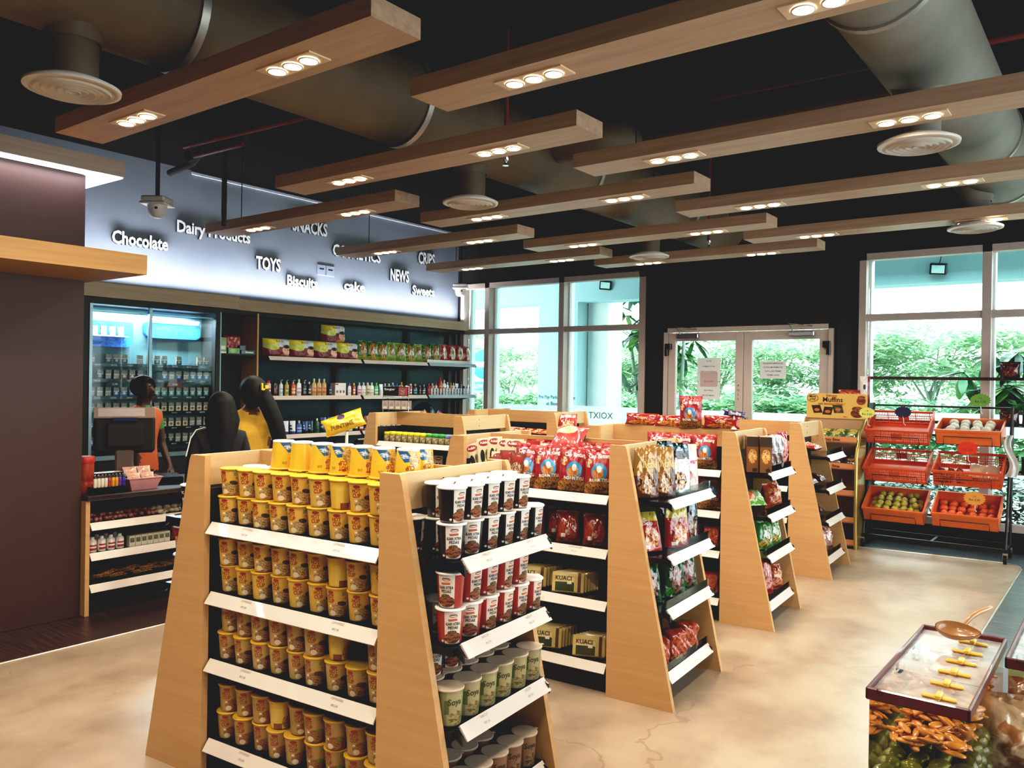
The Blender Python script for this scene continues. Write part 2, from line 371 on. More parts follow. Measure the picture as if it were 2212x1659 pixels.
def doors():
    e=ob('door_1',None); tag(e,kind='structure'); x0,x1,zt=D; xm=(x0+x1)/2
    g=G(); g.box((x0,YB-.06,0),(x0+.05,YB+.08,zt)); g.box((x1-.05,YB-.06,0),(x1,YB+.08,zt)); g.box((x0,YB-.06,zt-.05),(x1,YB+.08,zt)); ob('door_frame',g.fix('door_frame',[mFrame]),e)
    for s,(a,b) in enumerate(((x0+.055,xm-.004),(xm+.004,x1-.055))):
        g=G(); w=.095; t=zt-.06
        g.box((a,YB-.04,.01),(a+w,YB+.02,t),c=.004); g.box((b-w,YB-.04,.01),(b,YB+.02,t),c=.004); g.box((a+w,YB-.04,t-.1),(b-w,YB+.02,t)); g.box((a+w,YB-.04,.01),(b-w,YB+.02,.14))
        l=ob('door_leaf',g.fix('door_leaf',[mFrame]),e)
        p=G(); p.box((a+w,YB-.012,.14),(b-w,YB-.006,t-.1)); ob('pane',p.fix('pane',[mGlass]),l)
        h=G(); xx=b-.05 if s==0 else a+.05; h.tube([(xx,YB-.04,.95),(xx,YB-.09,.95),(xx,YB-.09,1.2),(xx,YB-.04,1.2)],.011,8); ob('door_handle',h.fix('door_handle',[mChrome]),l)
        c=G(); cx=a+.13 if s==0 else b-.42; c.box((cx,YB-.1,t-.07),(cx+.28,YB-.04,t-.02),c=.006); c.tube([(cx+.05,YB-.09,t-.02),(cx+.02,YB-.16,t+.07),(cx+.25,YB-.06,t+.04)],.007,6)
        ob('door_closer',c.fix('door_closer',[mChrome]),l)
        k=G(); kx=a-.03 if s==0 else b-.05; k.box((kx,YB-.09,t-.2),(kx+.08,YB-.03,t-.13),c=.005); k.box((kx+(.0 if s==0 else .04),YB-.09,t-.28),(kx+(.04 if s==0 else .08),YB-.03,t-.19),c=.005); ob('hinge_block',k.fix('hinge_block',[mBlackG]),l)
doors()
# right wall with large windows (lights the shop, seen only as reflection)
g=G(); g.box((XR,YF,0),(XR+.1,YB,.5)); g.box((XR,YF,3.0),(XR+.1,YB,ZC)); g.box((XR,YF,.5),(XR+.1,.6,3.0)); g.box((XR,YB-.3,.5),(XR+.1,YB,3.0))
struct('wall_right',g,[mDark])
g=G()
for y in (.6,2.,3.4,4.8,6.2,7.6,8.9): g.box((XR-.02,y-.04,.5),(XR+.1,y+.04,3.))
g.box((XR-.02,.6,.5),(XR+.1,8.95,.57)); g.box((XR-.02,.6,2.26),(XR+.1,8.95,2.34)); g.box((XR-.02,.6,2.93),(XR+.1,8.95,3.)); struct('window_3',g,[mFrame])
# ---------------------------------------------------------------- cornice over the wall units
g=G(); g.box((XL,3.2,2.315),(-7.72,5.3,2.455),c=.003); g.box((XL,5.3,2.315),(-7.8,9.22,2.44),c=.003)
struct('trim_4',g,[wood('cornice_oak','a58a6c','b89c7c','Y')])
# wall letters
mLet=M('white_letter','f4f4f6',.4,var=.02); mLetS=M('letter_side','20242e',.7)
def letters(s,y0,z,w,h):
    V,F,hw=text2d(s,.03); g=G(); k=w/(2*hw); kz=h/.7
    for dx,mm in ((.03,0),): g.add([(XL+dx,y0+w/2+x*k,z+y*kz) for x,y in V],F,0)
    # sides
    from collections import Counter
    ec=Counter(); 
    for f in F:
        for a,b in zip(f,f[1:]+f[:1]): ec[tuple(sorted((a,b)))]+=1
    for f in F:
        for a,b in zip(f,f[1:]+f[:1]):
            if ec[tuple(sorted((a,b)))]==1:
                P=[(XL+d,y0+w/2+V[i][0]*k,z+V[i][1]*kz) for i,d in ((a,.03),(b,.03),(b,.002),(a,.002))]; g.add(P,[(0,1,2,3)],1)
    single('wall_lettering',g.mesh('wall_lettering',[mLet,mLetS]),'raised white word %s on the blue-grey side wall'%s,'lettering',group='words on the side wall')
for a in (('Chocolate',4.04,2.885,.59,.125),('Dairy Products',4.72,3.10,.90,.12),('TOYS',5.70,2.83,.34,.14),('SNACKS',6.20,3.345,.53,.15),('Biscuits',6.13,2.69,.46,.115),('cake',7.01,2.72,.36,.11),('COSMETICS',6.82,3.13,.82,.14),('NEWS',7.82,2.93,.36,.15),('CRIPS',8.36,3.22,.34,.16),('Sweets',8.25,2.78,.45,.12)): letters(*a)
g=G()
for k in (0,1): g.box((XL,6.60+k*.14,2.86),(XL+.012,6.73+k*.14,2.99),0,c=.004); g.box((XL+.012,6.63+k*.14,2.93),(XL+.014,6.70+k*.14,2.945),1)
single('wall_socket',g.mesh('wall_socket',[M('socket_grey','8f97a8',.5),mBlack]),'double grey wall socket between the words TOYS and cake','socket')
# ---------------------------------------------------------------- suspended timber light beams
BEAMS=[(-4.53,1.98,2.39),(-4.595,3.415,2.385),(-4.60,4.82,2.37),(-4.65,6.29,2.35),(-4.67,7.61,2.36),
 (-2.60,2.65,2.4),(-2.66,4.08,2.4),(-2.71,5.545,2.4),(-2.73,6.915,2.4),(-2.56,1.29,2.4),
 (-4.5,.55,2.39),(-4.5,-.9,2.39),(-2.5,-.1,2.4),
 (-6.54,4.13,2.35),(-6.54,5.62,2.32),(-6.545,6.97,2.33)]
BL=['nearest timber light beam of the middle row, left of the round duct','second timber light beam from the front in the middle row','third timber light beam from the front in the middle row','fourth timber light beam from the front in the middle row','farthest timber light beam of the middle row, above the black wall',
 'long timber light beam at top right crossing the photo edge','second timber light beam of the right row, beside the ceiling diffuser','third timber light beam of the right row','farthest timber light beam of the right row, nearest the right windows','timber light beam of which only a corner shows at the top edge',
 'timber light beam overhead behind the first one of the middle row','rearmost timber light beam of the middle row','rearmost timber light beam of the right row',
 'nearest timber light beam of the left row, crossing the words Dairy Products','middle timber light beam of the left row, crossing the word COSMETICS','farthest timber light beam of the left row, below the word CRIPS']
mPan=M('lamp_panel','e9cfae',.4); mRing=M('lamp_ring','f0e6d6',.3)
for (x0,y,L),lab in zip(BEAMS,BL):
    e=ob('light_beam',None,None,(x0,y,2.85)); tag(e,lab,'light fitting','timber light beams')
    g=G(); g.box((0,0,0),(L,.25,.08)); ob('timber_casing',g.fix('casing',[mBeam]),e)
    w=G()
    for xx in (.35,L-(.35 if x0<-4 else .05)): w.tube([(xx,.125,.08),(xx,.125,ZC-2.85)],.004,6)
    ob('suspension_wire',w.fix('wire',[mBlack]),e)
    for cx in (.59,1.80):
        p=G(); p.box((cx-.17,.07,-.006),(cx+.17,.18,0)); pn=ob('downlight_panel',p.fix('panel',[mPan]),e)
        for k in (-1,0,1):
            l=G(); X=T(cx+k*.1,.125,-.008); l.lathe([(.0405,0,1),(.0405,-.004,1),(.035,-.004,1)],20,1,X,cap=False); l.add([(X@Vector((.036*math.cos(a*PI/10),.036*math.sin(a*PI/10),-.003))) for a in range(20)],[tuple(range(20))[::-1]],0)
            ob('spot_lamp',l.mesh('lamp',[mLamp,mRing]),pn)
        area('downlight',(x0+cx,y+.125,2.83),(.3,.09),LAMP,(1,.895,.72),spread=150) if x0+cx<2 else None
# ---------------------------------------------------------------- ducts
mDuct=M('painted_duct','6c5c4a',.6,var=.15,scale=3,bump=.1); mCollar=M('duct_collar','b8b4ae',.35,.7); mDuctR=M('painted_duct_grey','7d7a72',.6,var=.15,scale=3,bump=.1)
def duct(x,z,r,y0,y1,collars,m,lab,feeders=()):
    e=ob('air_duct',None); tag(e,lab,'duct')
    g=G(); g.tube([(x,y0,z),(x,y1,z)],r,40); ob('duct_run',g.fix('duct_run',[m]),e)
    for c in collars:
        g=G(); g.tube([(x,c,z),(x,c+.04,z)],r+.012,40); ob('collar_band',g.fix('collar',[mCollar]),e)
    for (fx,fy) in feeders:
        g=G(); g.tube([(fx,fy,2.83),(fx,fy,z-.05)],.102,28); g.lathe([(.11,z-.3),(.125,z-.22),(.19,z-.10)],28,0,T(fx,fy,0),cap=False); ob('drop_pipe',g.fix('drop_pipe',[m]),e)
duct(-3.64,3.3,.27,.4,8.6,(2.1,3.6,5.6,7.4),mDuct,'large brown round duct running lengthwise above the middle beams',[(-3.64,1.66),(-3.66,4.33),(-3.74,7.1)])
duct(-.86,3.3,.25,.5,7.9,(3.55,6.3,7.5),mDuctR,'grey round duct at the right above the right beams',[(-.88,4.52),(-.98,7.12)])
g=G(); g.tube([(-3.4,5.35,3.35),(-2.9,5.35,3.35)],.13,24); g.tube([(-2.9,5.35,3.35),(-1.5,5.35,3.35),(-1.1,5.3,3.35)],.1,24); g.tube([(-3.4,5.0,3.33),(-3.1,4.95,3.3),(-2.95,5.1,3.32),(-2.98,5.3,3.34)],.14,24)
single('branch_duct',g.fix('branch_duct',[mDuct]),'thin brown branch duct crossing between the two large ducts','duct')
mDiff=M('diffuser_white','e6ddd2',.35)
def diff(x,y,lab):
    g=G(); g.lathe([(.19,0),(.192,.012),(.13,.04)],40); 
    k=G()
    for r in (.155,.125,.095,.065,.035): k.lathe([(r,.008),(r-.005,-.014),(r-.016,.006),(r-.013,.016)],40,cap=False)
    bk=G(); bk.lathe([(.001,.022),(.165,.022)],40,cap=False)  # dark disc painted in for the shade between the rings
    g.lathe([(.19,0),(.165,-.006),(.16,.01)],40,cap=False)
    thing('ceiling_diffuser',[('outer_ring',g.fix('outer_ring',[mDiff])),('cone_rings',k.fix('cone_rings',[mDiff])),('gap_shade_disc',bk.fix('shade_disc',[M('vent_shadow','4a4038',.8)]))],lab,'air vent',(x,y,2.8),group='round ceiling diffusers')
for a in ((-3.64,1.66,'round white air diffuser at top left of the photo'),(-3.66,4.33,'round white air diffuser above the middle of the room under the brown duct'),(-.88,4.52,'round white air diffuser at right under the grey duct'),(-3.74,7.1,'small far round air diffuser in front of the black wall'),(-.98,7.12,'far right round air diffuser near the right windows')): diff(*a)
# pipes, sprinklers, cameras
mRed=M('red_pipe','8a3530',.5); mCam=M('camera_plastic','e4ddd8',.4)
g=G(); g.tube([(-5.85,3.5,3.35),(-3.9,3.62,3.35)],.018,10); g.tube([(-5.8,3.52,3.35),(-5.8,3.56,3.28),(-5.2,3.58,3.28)],.016,10); single('sprinkler_pipe',g.fix('pipe',[mRed]),'dark red sprinkler pipe under the ceiling at left','pipe')
g=G(); g.tube([(-2.4,5.45,3.6),(XR,5.5,3.6)],.02,10); single('sprinkler_pipe',g.fix('pipe',[mRed]),'dark red pipe running across the far right ceiling','pipe')
for (x,y,zb,lab) in ((-3.14,4.05,2.93,'red pipe sprinkler head hanging between the middle beams'),(-3.24,7.35,2.9,'small far sprinkler head hanging before the black wall')):
    g=G(); g.tube([(x,y,zb+.06),(x,y,ZC)],.014,8); h=G(); h.lathe([(.02,.06),(.022,.03),(.01,.02),(.008,0),(.02,-.004)],14,0,T(x,y,zb)); r=G(); 
    thing('sprinkler',[('drop_pipe',g.fix('p',[mRed])),('head',h.fix('h',[mChrome]))],lab,'sprinkler')
g=G(); g.tube([(-5.76,3.8,2.86),(-5.76,3.8,3.72)],.02,14); g.tube([(-5.76,3.8,2.78),(-5.76,3.8,2.86)],.018,10); single('cable_conduit',g.fix('c',[mBlack]),'black vertical pipe ending above the near left timber beam','pipe')
g=G(); g.tube([(-6.45,3.9,3.45),(-6.2,3.95,3.5),(-5.9,4.1,3.55),(-5.7,3.9,3.6),(-5.4,4.2,3.62)],.045,12); g.tube([(-6.3,3.85,3.42),(-6.0,3.9,3.6),(-5.5,3.8,3.66)],.02,10); g.tube([(-6.9,4.0,3.4),(-6.5,3.97,3.42),(-6.2,3.9,3.5)],.03,10); single('cable_bundle',g.fix('c',[mDark]),'tangle of black ceiling pipes near the side wall','pipe')
def cctv(x,y,z,ztop,lab,bullet=False):
    a=G(); a.tube([(x,y,z+.1),(x,y,ztop)],.022,12); b=G(); b.box((-.1,-.1,.05),(.1,.1,.1),c=.012); b.box((-.11,-.11,.03),(.11,.11,.05),c=.008); b.lathe([(.08,.03),(.075,-.02),(.06,-.06),(.03,-.075)],24)
    l=G(); l.ball((.02,-.06,.0),.018,n=16,k=10)
    thing('ceiling_camera',[('pole',a.fix('pole',[mBlack]).copy() if 0 else a_shift(a,x,y,z)),('housing',b.fix('housing',[mCam])),('lens',l.fix('lens',[mBlackG]))],lab,'camera',(x,y,z),rz=.6)
def a_shift(a,x,y,z):
    g=G(); g.tube([(0,0,.1),(0,0,ZC-z)],.018,12); return g.fix('pole',[mBlack])
cctv(-6.64,3.74,3.0,3.7,'white dome security camera hanging on a black pole before the side wall')
cctv(-7.68,8.9,2.86,3.7,'white security camera on a pole in the far left corner')
# ---------------------------------------------------------------- service counter portal
mPurple=M('aubergine_laminate','41241f',.55,var=.05,scale=3); mSlab=wood('slab_oak','b98a4c','c9995a','Y')
mCore=M('counter_side','c99e63',.5)
g=G(); g.box((-5.56,YF,0),(-5.5,2.6,2.89)); g.box((XL+.01,2.56,0),(-5.56,2.6,2.89)) 
struct('wall_partition',g,[mPurple])
g=G(); g.box((-6.2,YF,2.9),(-5.38,2.80,3.005)); l=G(); l.box((-5.49,YF,2.892),(-5.39,2.79,2.899)); l.box((-6.1,2.61,2.892),(-5.39,2.79,2.899))
e=thing('light_box_canopy',[('timber_casing',g.fix('c',[wood('canopy_wood','a8968a','b5a294','Y')])),('light_panel',l.fix('l',[EM('canopy_light','eef4ff',3.2)]))],'pale wooden canopy with glowing white underside above the dark partition','canopy')
area('canopy_glow',(-5.42,1.2,2.88),(.08,2.8),14,(.9,.95,1))
g=G(); g.box((-6.1,YF,2.2),(-4.83,2.66,2.32)); single('shelf_canopy',g.fix('c',[mSlab]),'thick oak slab projecting from the dark partition below the lit canopy','canopy')
# wall washer behind the cornice
area('wall_washer',(XL+.16,6.2,2.47),(.1,6.0),80,(.92,.95,1),(0,math.radians(180),0),spread=160)
area('wall_washer_near',(XL+.16,3.9,2.47),(.1,1.2),10,(.9,.94,1),(0,math.radians(180),0),spread=160)
# ================================================================ GONDOLAS
W_=.91; LV=[1.005,.73,.465,.15]
mSide=wood('gondola_oak','c19562','ca9f6e','X',.42); mRail=wood('gondola_rail_oak','cbaa80','d6b88f','Y',.42)
class Fr:
    def __init__(s,o,deg,D): s.o=o; s.a=math.radians(deg); s.D=D
    def p(s,x,y,z): c,q=math.cos(s.a),math.sin(s.a); return (s.o[0]+x*c-y*q,s.o[1]+x*q+y*c,z)
def strip_end(sx,y0,y1,z):
    g=G(); x=.29

    a=[(x,z+.004),(x+.034,z-.04),(x+.030,z-.043),(x-.006,z-.002)]
    if sx<0: a=[(-W_-p[0],p[1]) for p in a]
    g.prism(a,y0,y1,'y'); return g
def sx_(s,x): return x if s>0 else -W_-x
def gondola(F,lab,ends=(1,-1),levels=LV,holes=True):
    D=F.D; e=ob('display_gondola',None,None,(F.o[0],F.o[1],0),F.a); tag(e,lab,'shelving unit','oak-sided display gondolas')
    H=1.27
    for sx in (1,-1):
        for y0 in (0,D-.028):
            g=G(); poly=[(0,0),(.36,0),(.095,H-.02),(.085,H),(0,H)]
            poly=[(sx_(sx,p[0]),p[1]) for p in poly]; g.prism(poly,y0,y0+.028,'y')
            ob('side_board',g.fix('side_board',[mSide]),e)
        g=G(); a,b=sx_(sx,.055),sx_(sx,.075); g.box((a,.028,H-.125),(b,D-.028,H)); r=ob('end_rail',g.fix('end_rail',[mRail]),e)
        s=G()
        for yy in (D*.38,):
            for zz in (H-.035,H-.09): s.ball((sx_(sx,.0755),yy,zz),.004,n=8,k=4)
        ob('screw',s.fix('screw',[mBlack]),r)
        g=G(); a,b=sx_(sx,-.004),sx_(sx,.012); g.box((a,.03,.03),(b,D-.03,H-.13)); ob('end_panel',g.fix('end_panel',[mBlack]),e)
    g=G(); g.box((-W_-.055,D/2-.01,H-.125),(.055,D/2+.01,H)); ob('centre_rail',g.fix('centre_rail',[mSide]),e)
    g=G(); g.box((-W_,D/2-.012,.03),(0,D/2+.012,H-.125)); ob('back_panel',g.fix('back_panel',[mBlack]),e)
    g=G(); g.box((-W_,.05,0),(0,.06,.1)); g.box((-W_,D-.06,0),(0,D-.05,.1)); g.box((.2,.06,0),(.21,D-.06,.1)); g.box((-W_-.21,.06,0),(-W_-.2,D-.06,.1)); ob('plinth',g.fix('plinth',[mBlack]),e)
    for z in levels:
        for back in (0,1):
            g=G(); y0,y1=(.03,D/2-.014) if not back else (D/2+.014,D-.03)
            g.box((-W_+.006,y0,z-.03),(-.006,y1,z-.004)); sh=ob('shelf_deck',g.fix('shelf_deck',[mBlackG]),e)
            g=G(); q=[(.028,z+.004),(-.004,z-.038),(.0,z-.042),(.034,z-.001)]
            if back: q=[(D-p[0],p[1]) for p in q]
            g.prism(q,-W_+.012,-.012,'x')
            # prism on x uses (y,z)
            ob('price_strip',g.fix('price_strip',[mStrip]),sh)
        for sx in ends:
            g=G(); g.box((sx_(sx,.012),.032,z-.03),(sx_(sx,.29),D-.032,z-.004)); 
            for yy in (.05,D-.06): g.prism([(sx_(sx,.29),z-.004),(sx_(sx,.315),z-.015),(sx_(sx,.32),z-.05),(sx_(sx,.29),z-.03)],yy,yy+.008,'y')
            sh=ob('end_shelf',g.fix('end_shelf',[mBlackG]),e)
            ob('price_strip',strip_end(sx,.075,D-.05,z).fix('price_strip',[mStrip]),sh)
            g=G(); x=.287; g.box((sx_(sx,x),.075,z),(sx_(sx,x+.002),D-.05,z+.045)); ob('clear_lip',g.fix('clear_lip',[mClear]),sh)
    return e
F1=Fr((-2.0,1.92),4.5,.66);F2=Fr((-2.099,3.596),4,.72);F3=Fr((-2.174,5.194),4,.70);F4=Fr((-2.298,6.907),3.5,.72);FA=Fr((-4.735,5.42),4,.74);FB=Fr((-4.79,6.93),4,.70)
gondola(F1,'nearest oak display gondola stacked with yellow noodle cups')
gondola(F2,'second oak gondola, with red chip bags and coffee pouches')
gondola(F3,'third oak gondola, red packs lying on its top rail')
gondola(F4,'farthest right oak gondola beside the muffin stand')
gondola(FA,'left oak gondola holding small jars with yellow lids')
gondola(FB,'far oak gondola in front of the left windows')
def tag_text(F,x,z,s,s2,end=0):
    g=G()
    for t,dz,h in ((s,.012,.007),(s2,-.008,.006)):
        if not end: fn=lambda u,v,dz=dz: (x+u,.0105-(0.0)+ (v+dz)*.62-.0012,z-.018+(v+dz)*.8)
        else: fn=lambda u,v,dz=dz: (.3095-(v+dz)*.6+.0012,x+u,z-.02+(v+dz)*.8)
        put_text(g,t,h,fn,0)
    return g
mInk=M('grey_ink','8b8078',.7)
def strip_prices(F,items):
    for it in items:
        x,z,s,s2=it[:4]; g=tag_text(F,x,z,s,s2,len(it)>4)
        o=ob('price_lettering',g.mesh('price_lettering',[mInk]),None,(F.o[0],F.o[1],0),F.a)
        o.parent=None; PRICES.setdefault(id(F),[]).append(o)
PRICES={}
# ---------------------------------------------------------------- cups
mLidY=M('lid_yellow','e6b838',.35,var=.05,coat=.3); mLidW=M('lid_white','efe8e0',.35,var=.04,coat=.3); mCupRed=M('print_red','9c2a20',.5); mInkK=M('print_black','1e1614',.5)
mLidB=M('lid_blue_white','c4d4e6',.3,var=.1,coat=.3); mWTxt=M('print_white','f3ede4',.5); mLidBr=M('lid_cream','c9b49c',.4)
def cup_body(rb,rt,h,mat,texts,tm,flip=False):
    g=G(); g.lathe([(rb-.004,.003),(rb,.0),(rb+.001,.006),(rb+(rt-rb)*.5,h*.5),(rt-.001,h-.004)],28,0)
    for t,u,v,s,mw in texts:
        def fn(x,y,u=u,v=v):
            z=v*h+y; r=rb+(rt-rb)*max(0,min(1,z/h))+.0006
            if flip: x=x
            a=-PI/2+2*PI*(u-.5)+x/r
            return (r*math.cos(a),r*math.sin(a),z)
        put_text(g,t,s,fn,1,.02,.12,mw)
    return g.mesh('cup_body',[mat,tm])
def cup_lid(rt,h,mat):
    g=G(); g.lathe([(rt-.001,h-.005),(rt+.003,h-.004),(rt+.0035,h),(rt+.001,h+.003),(rt-.003,h+.002)],28,0,cap=False)
    g.lathe([(.0001,h+.0025),(rt*.6,h+.003),(rt+.001,h+.0015)],28,0,cap=False)
    g.prism([(rt-.004,-.008),(rt+.012,-.006),(rt+.012,.006),(rt-.004,.008)],h+.0005,h+.002)
    return g.fix('cup_lid',[mat])
RB,RT,CH=.036,.0455,.105
hot=[('e',.43,.89,.05,.06,'9e2f22'),('e',.555,.24,.155,.27,('cfae78','7d5a30'),20),('e',.60,.50,.06,.09,'4a3a20',10,20),('r',.62,.84,.025,.07,'8a8f62'),('e',.64,.68,.018,.03,'b8642c'),('e',.46,.16,.05,.1,'e6d5b4'),('r',.425,.40,.02,.035,'efe4d6')]
hotm=[uvmat('hot_cup_print_a','d8ac50',hot,.4,coat=.3),uvmat('hot_cup_shade_b','bd9d5c',hot[:1]+[('e',.555,.24,.155,.27,('b88a5c','6a4428'),20),('e',.60,.47,.07,.1,'5b3320',10,20)]+hot[3:],.4,coat=.3),  # lower-shelf prints b and c: shelf shade muted into the base yellow
      uvmat('hot_cup_shade_c','b49256',hot[:1]+[('e',.555,.24,.155,.27,('b07848','7a4426'),20),('e',.61,.42,.05,.1,'7d8a3a',10,20)]+hot[3:],.4,coat=.3),
      uvmat('hot_cup_back','e2b844',[('r',.5,.4,.11,.4,'e8c65e'),('e',.66,.3,.07,.24,('c9a46a','8d6a38'),14),('r',.52,.12,.07,.12,'8a4a2a')],.4,coat=.3)]
HT=[('HOT',.425,.66,.0145,.034),('CUP',.43,.50,.0145,.033)]
hot_body=[cup_body(RB,RT,CH,m,HT,mCupRed) for m in hotm[:3]]+[cup_body(RB,RT,CH,hotm[3],[],mCupRed)]
lidY=cup_lid(RT,CH,mLidY); lidW=cup_lid(RT,CH,mLidW); lidBr=cup_lid(RT,CH,mLidBr); lidBl=cup_lid(RT,CH,mLidB)
def cup(F,x,y,z,body,lid,lab,group,turn=0,inv=False,tilt=0,h=CH):
    p=F.p(x,y,z+(h+.003 if inv else 0)); rot=(PI if inv else tilt,0,F.a+turn)
    return thing('noodle_cup',[('cup_body',body),('cup_lid',lid)],lab,'noodle cup',p,rot=rot,group=group)
SN=['top','second','third','lowest']
for si,z in enumerate(LV):
    for row in (0,1):
        for i in range(9):
            if si==2 and row==1 and i==7: continue
            x=-W_+.055+.0985*i+rnd.uniform(-.006,.006); y=.088+rnd.uniform(-.008,.01)
            b=hot_body[{0:0,1:0,2:1,3:2}[si]]
            if (si,row,i) in ((0,1,6),(1,1,6),(2,1,6),(3,1,3)): b=hot_body[3]
            turn=rnd.choice((0,0,.1,-.3,-.45,-.1,.2))+.85
            where='upper' if row else 'lower'
            cup(F1,x,y,z+row*(CH+.004),b,lidY,'yellow noodle cup, %s from left, %s layer, %s front shelf, nearest gondola'%(ORD[i],where,SN[si]),'yellow noodle cups on the %s front shelf'%SN[si],turn,tilt=0)
for row in (0,1):      # second row deep on the top shelf
    for i in range(9):
        if row==0 and i not in (0,8): continue
        cup(F1,-W_+.06+.098*i,.195,LV[0]+row*(CH+.004),hot_body[0],lidY if i>1 else lidW,'noodle cup behind the front row of the top shelf, %s from left, %s'%(ORD[i],'upper layer' if row else 'lower layer'),'noodle cups behind the front row',.3)
inv=[('r',.52,.14,.075,.28,'2c5f92',12,18),('r',.51,.22,.05,.08,('e8f0f4','2c5f92'),30,18),('e',.36,.33,.085,.27,('d8b878','8d6a38'),14),('e',.42,.87,.03,.05,'a53a28'),('r',.56,.8,.03,.05,('e2b844','8a5a20'),60)]
invm=uvmat('inverted_cup_print','e8bd3e',inv,.3,coat=.5)
inv_body=cup_body(.040,.050,.108,invm,[('HOT',.43,.70,.016,.034),('CUP',.435,.52,.016,.033)],mCupRed); inv_lid=cup_lid(.040,-.002,mLidW)
def inv_l():
    g=G(); g.lathe([(.0001,-.003),(.037,-.003),(.041,-.001),(.042,.004),(.040,.006)],28,0,cap=False); return g.fix('cup_base',[mWhite])
ib=inv_l(); il=cup_lid(.050,.108,mLidY)
for i in range(8):
    x=-.655+.0995*i*.86 if i<7 else .0; y=.172+.012*i
    x=[-.655,-.55,-.445,-.345,-.245,-.145,-.045,-.06][i]; y=[.172,.172,.176,.18,.18,.184,.2,.295][i]
    thing('noodle_cup',[('cup_body',inv_body),('cup_base',ib),('cup_lid',il)],'upside-down yellow and blue noodle cup, %s from left on top of the cup stack'%ORD[i] if i<7 else 'upside-down noodle cup behind the row on top of the cup stack','noodle cup',F1.p(x,y,1.226+.108),rot=(PI,0,F1.a+PI+.75+[.55,1.5,.2,-.35,.2,.1,-.3,0][i]),group='upside-down noodle cups')
# dark curry noodle cups on the end shelves
def kari(name,side,white,tm=mInkK):
    m=uvmat(name,side,[('r',.5,.5,.105,.5,white),('r',.0,.5,.07,.5,white),('r',1.0,.5,.07,.5,white),('e',.5,.86,.05,.045,'a8432e'),('e',.5,.86,.040,.025,white),('r',.495,.74,.055,.035,'b8603c',12,8),('e',.5,.2,.115,.17,('a8623a','4a2618'),16),('e',.49,.36,.06,.07,('5a3020','7d6a3a'),20),('e',.36,.10,.018,.035,'e8ded2')],.35,coat=.4)
    return cup_body(RB+.002,RT+.002,.112,m,[('CINTAN',.5,.845,.0045,.024),('KARI XTRA',.5,.56,.0095,.05),('PEDAS',.5,.45,.0095,.034)],tm)
kK=kari('curry_cup_black','1a1414','e4dad0'); kR=kari('curry_cup_red','a03426','e0cfc0'); 
grn=uvmat('soup_cup_green','8d8a5c',[('r',.5,.5,.1,.5,'a89c72'),('e',.52,.25,.1,.2,('b7a06a','6f5a38'),14),('r',.4,.55,.03,.2,'5c6a3e')],.5)
brn=uvmat('soup_cup_brown','7a5640',[('r',.5,.5,.1,.5,'8d6a50'),('e',.52,.25,.1,.2,('a07a50','4a3020'),14)],.5)
kG=cup_body(RB+.004,RT+.002,.118,grn,[('Soya',.5,.6,.02,.05)],M('ink_olive','4a4428',.6)); kB=cup_body(RB+.004,RT+.002,.118,brn,[('Soya',.5,.6,.02,.05)],M('ink_brown','3a261c',.6))
KL={h:cup_lid(RT+.002,h,m) for h,m in ((.112,mLidW),(.118,mLidBr))}
def kc(x,y,z,b,lab,g,turn=PI/2-.55,h=.112,tilt=0): cup(F1,x,y,z,b,KL[h],lab,g,turn+rnd.uniform(-.12,.12),tilt=tilt)
for si,(b,nm) in enumerate(((kK,'black-white'),(kR,'red-white'))):
    z=LV[si]
    for row in (0,1):
        for i in range(6 if row==0 else 5+0*si):
            kc(.238,.085+.1*i,z+row*.117,b,'%s curry cup, %s from front, %s outer row of the %s end shelf'%(nm,ORD[i],'upper' if row else 'lower',SN[si]),'%s curry cups on the end shelf'%nm,turn=(PI/2-.1 if not(row==0 and i<2) else PI/2-.75)-(1.3 if si==1 and i==0 and row==1 else 0))
    for i in range(5):
        if si==0: kc(.135,.15+.1*i,z+.117,b,'%s curry cup, %s from the front, upper inner row, top end shelf'%(nm,ORD[i]),'inner row of curry cups')
        kc(.135,.15+.1*i,z,b,'%s curry cup, %s from the front, shaded inner row, %s end shelf'%(nm,ORD[i],SN[si]),'inner row of curry cups')
kc(.062,.10,LV[0],kK,'black curry cup standing alone beside the oak board, top end shelf','black and white curry cups on the end shelf',turn=2.2)
for i in range(6): kc(.238,.085+.1*i,LV[2],kG,'olive green soup cup, %s from the front on the third end shelf'%ORD[i],'olive soup cups on the end shelf',h=.118)
for i in range(5): kc(.238,.16+.1*i,LV[3],kB,'brown soup cup, %s from the front on the lowest end shelf'%ORD[i],'brown soup cups on the end shelf',h=.118)
for i in range(5): kc(.13,.12+.1*i,LV[2],kB,'brown soup cup, %s from the front behind the olive cups'%ORD[i],'brown soup cups behind the olive ones',h=.118)
for i in range(4): kc(.12,.14+.1*i,LV[2]+.122,kK,'dark glossy cup, %s from the front stacked behind on the third end shelf'%ORD[i],'dark cups stacked behind',h=.112)
for i in range(4): kc(.12,.14+.1*i,LV[3]+.0,kB,'dark brown cup, %s from the front in the inner row of the lowest end shelf'%ORD[i],'inner brown cups',h=.118)
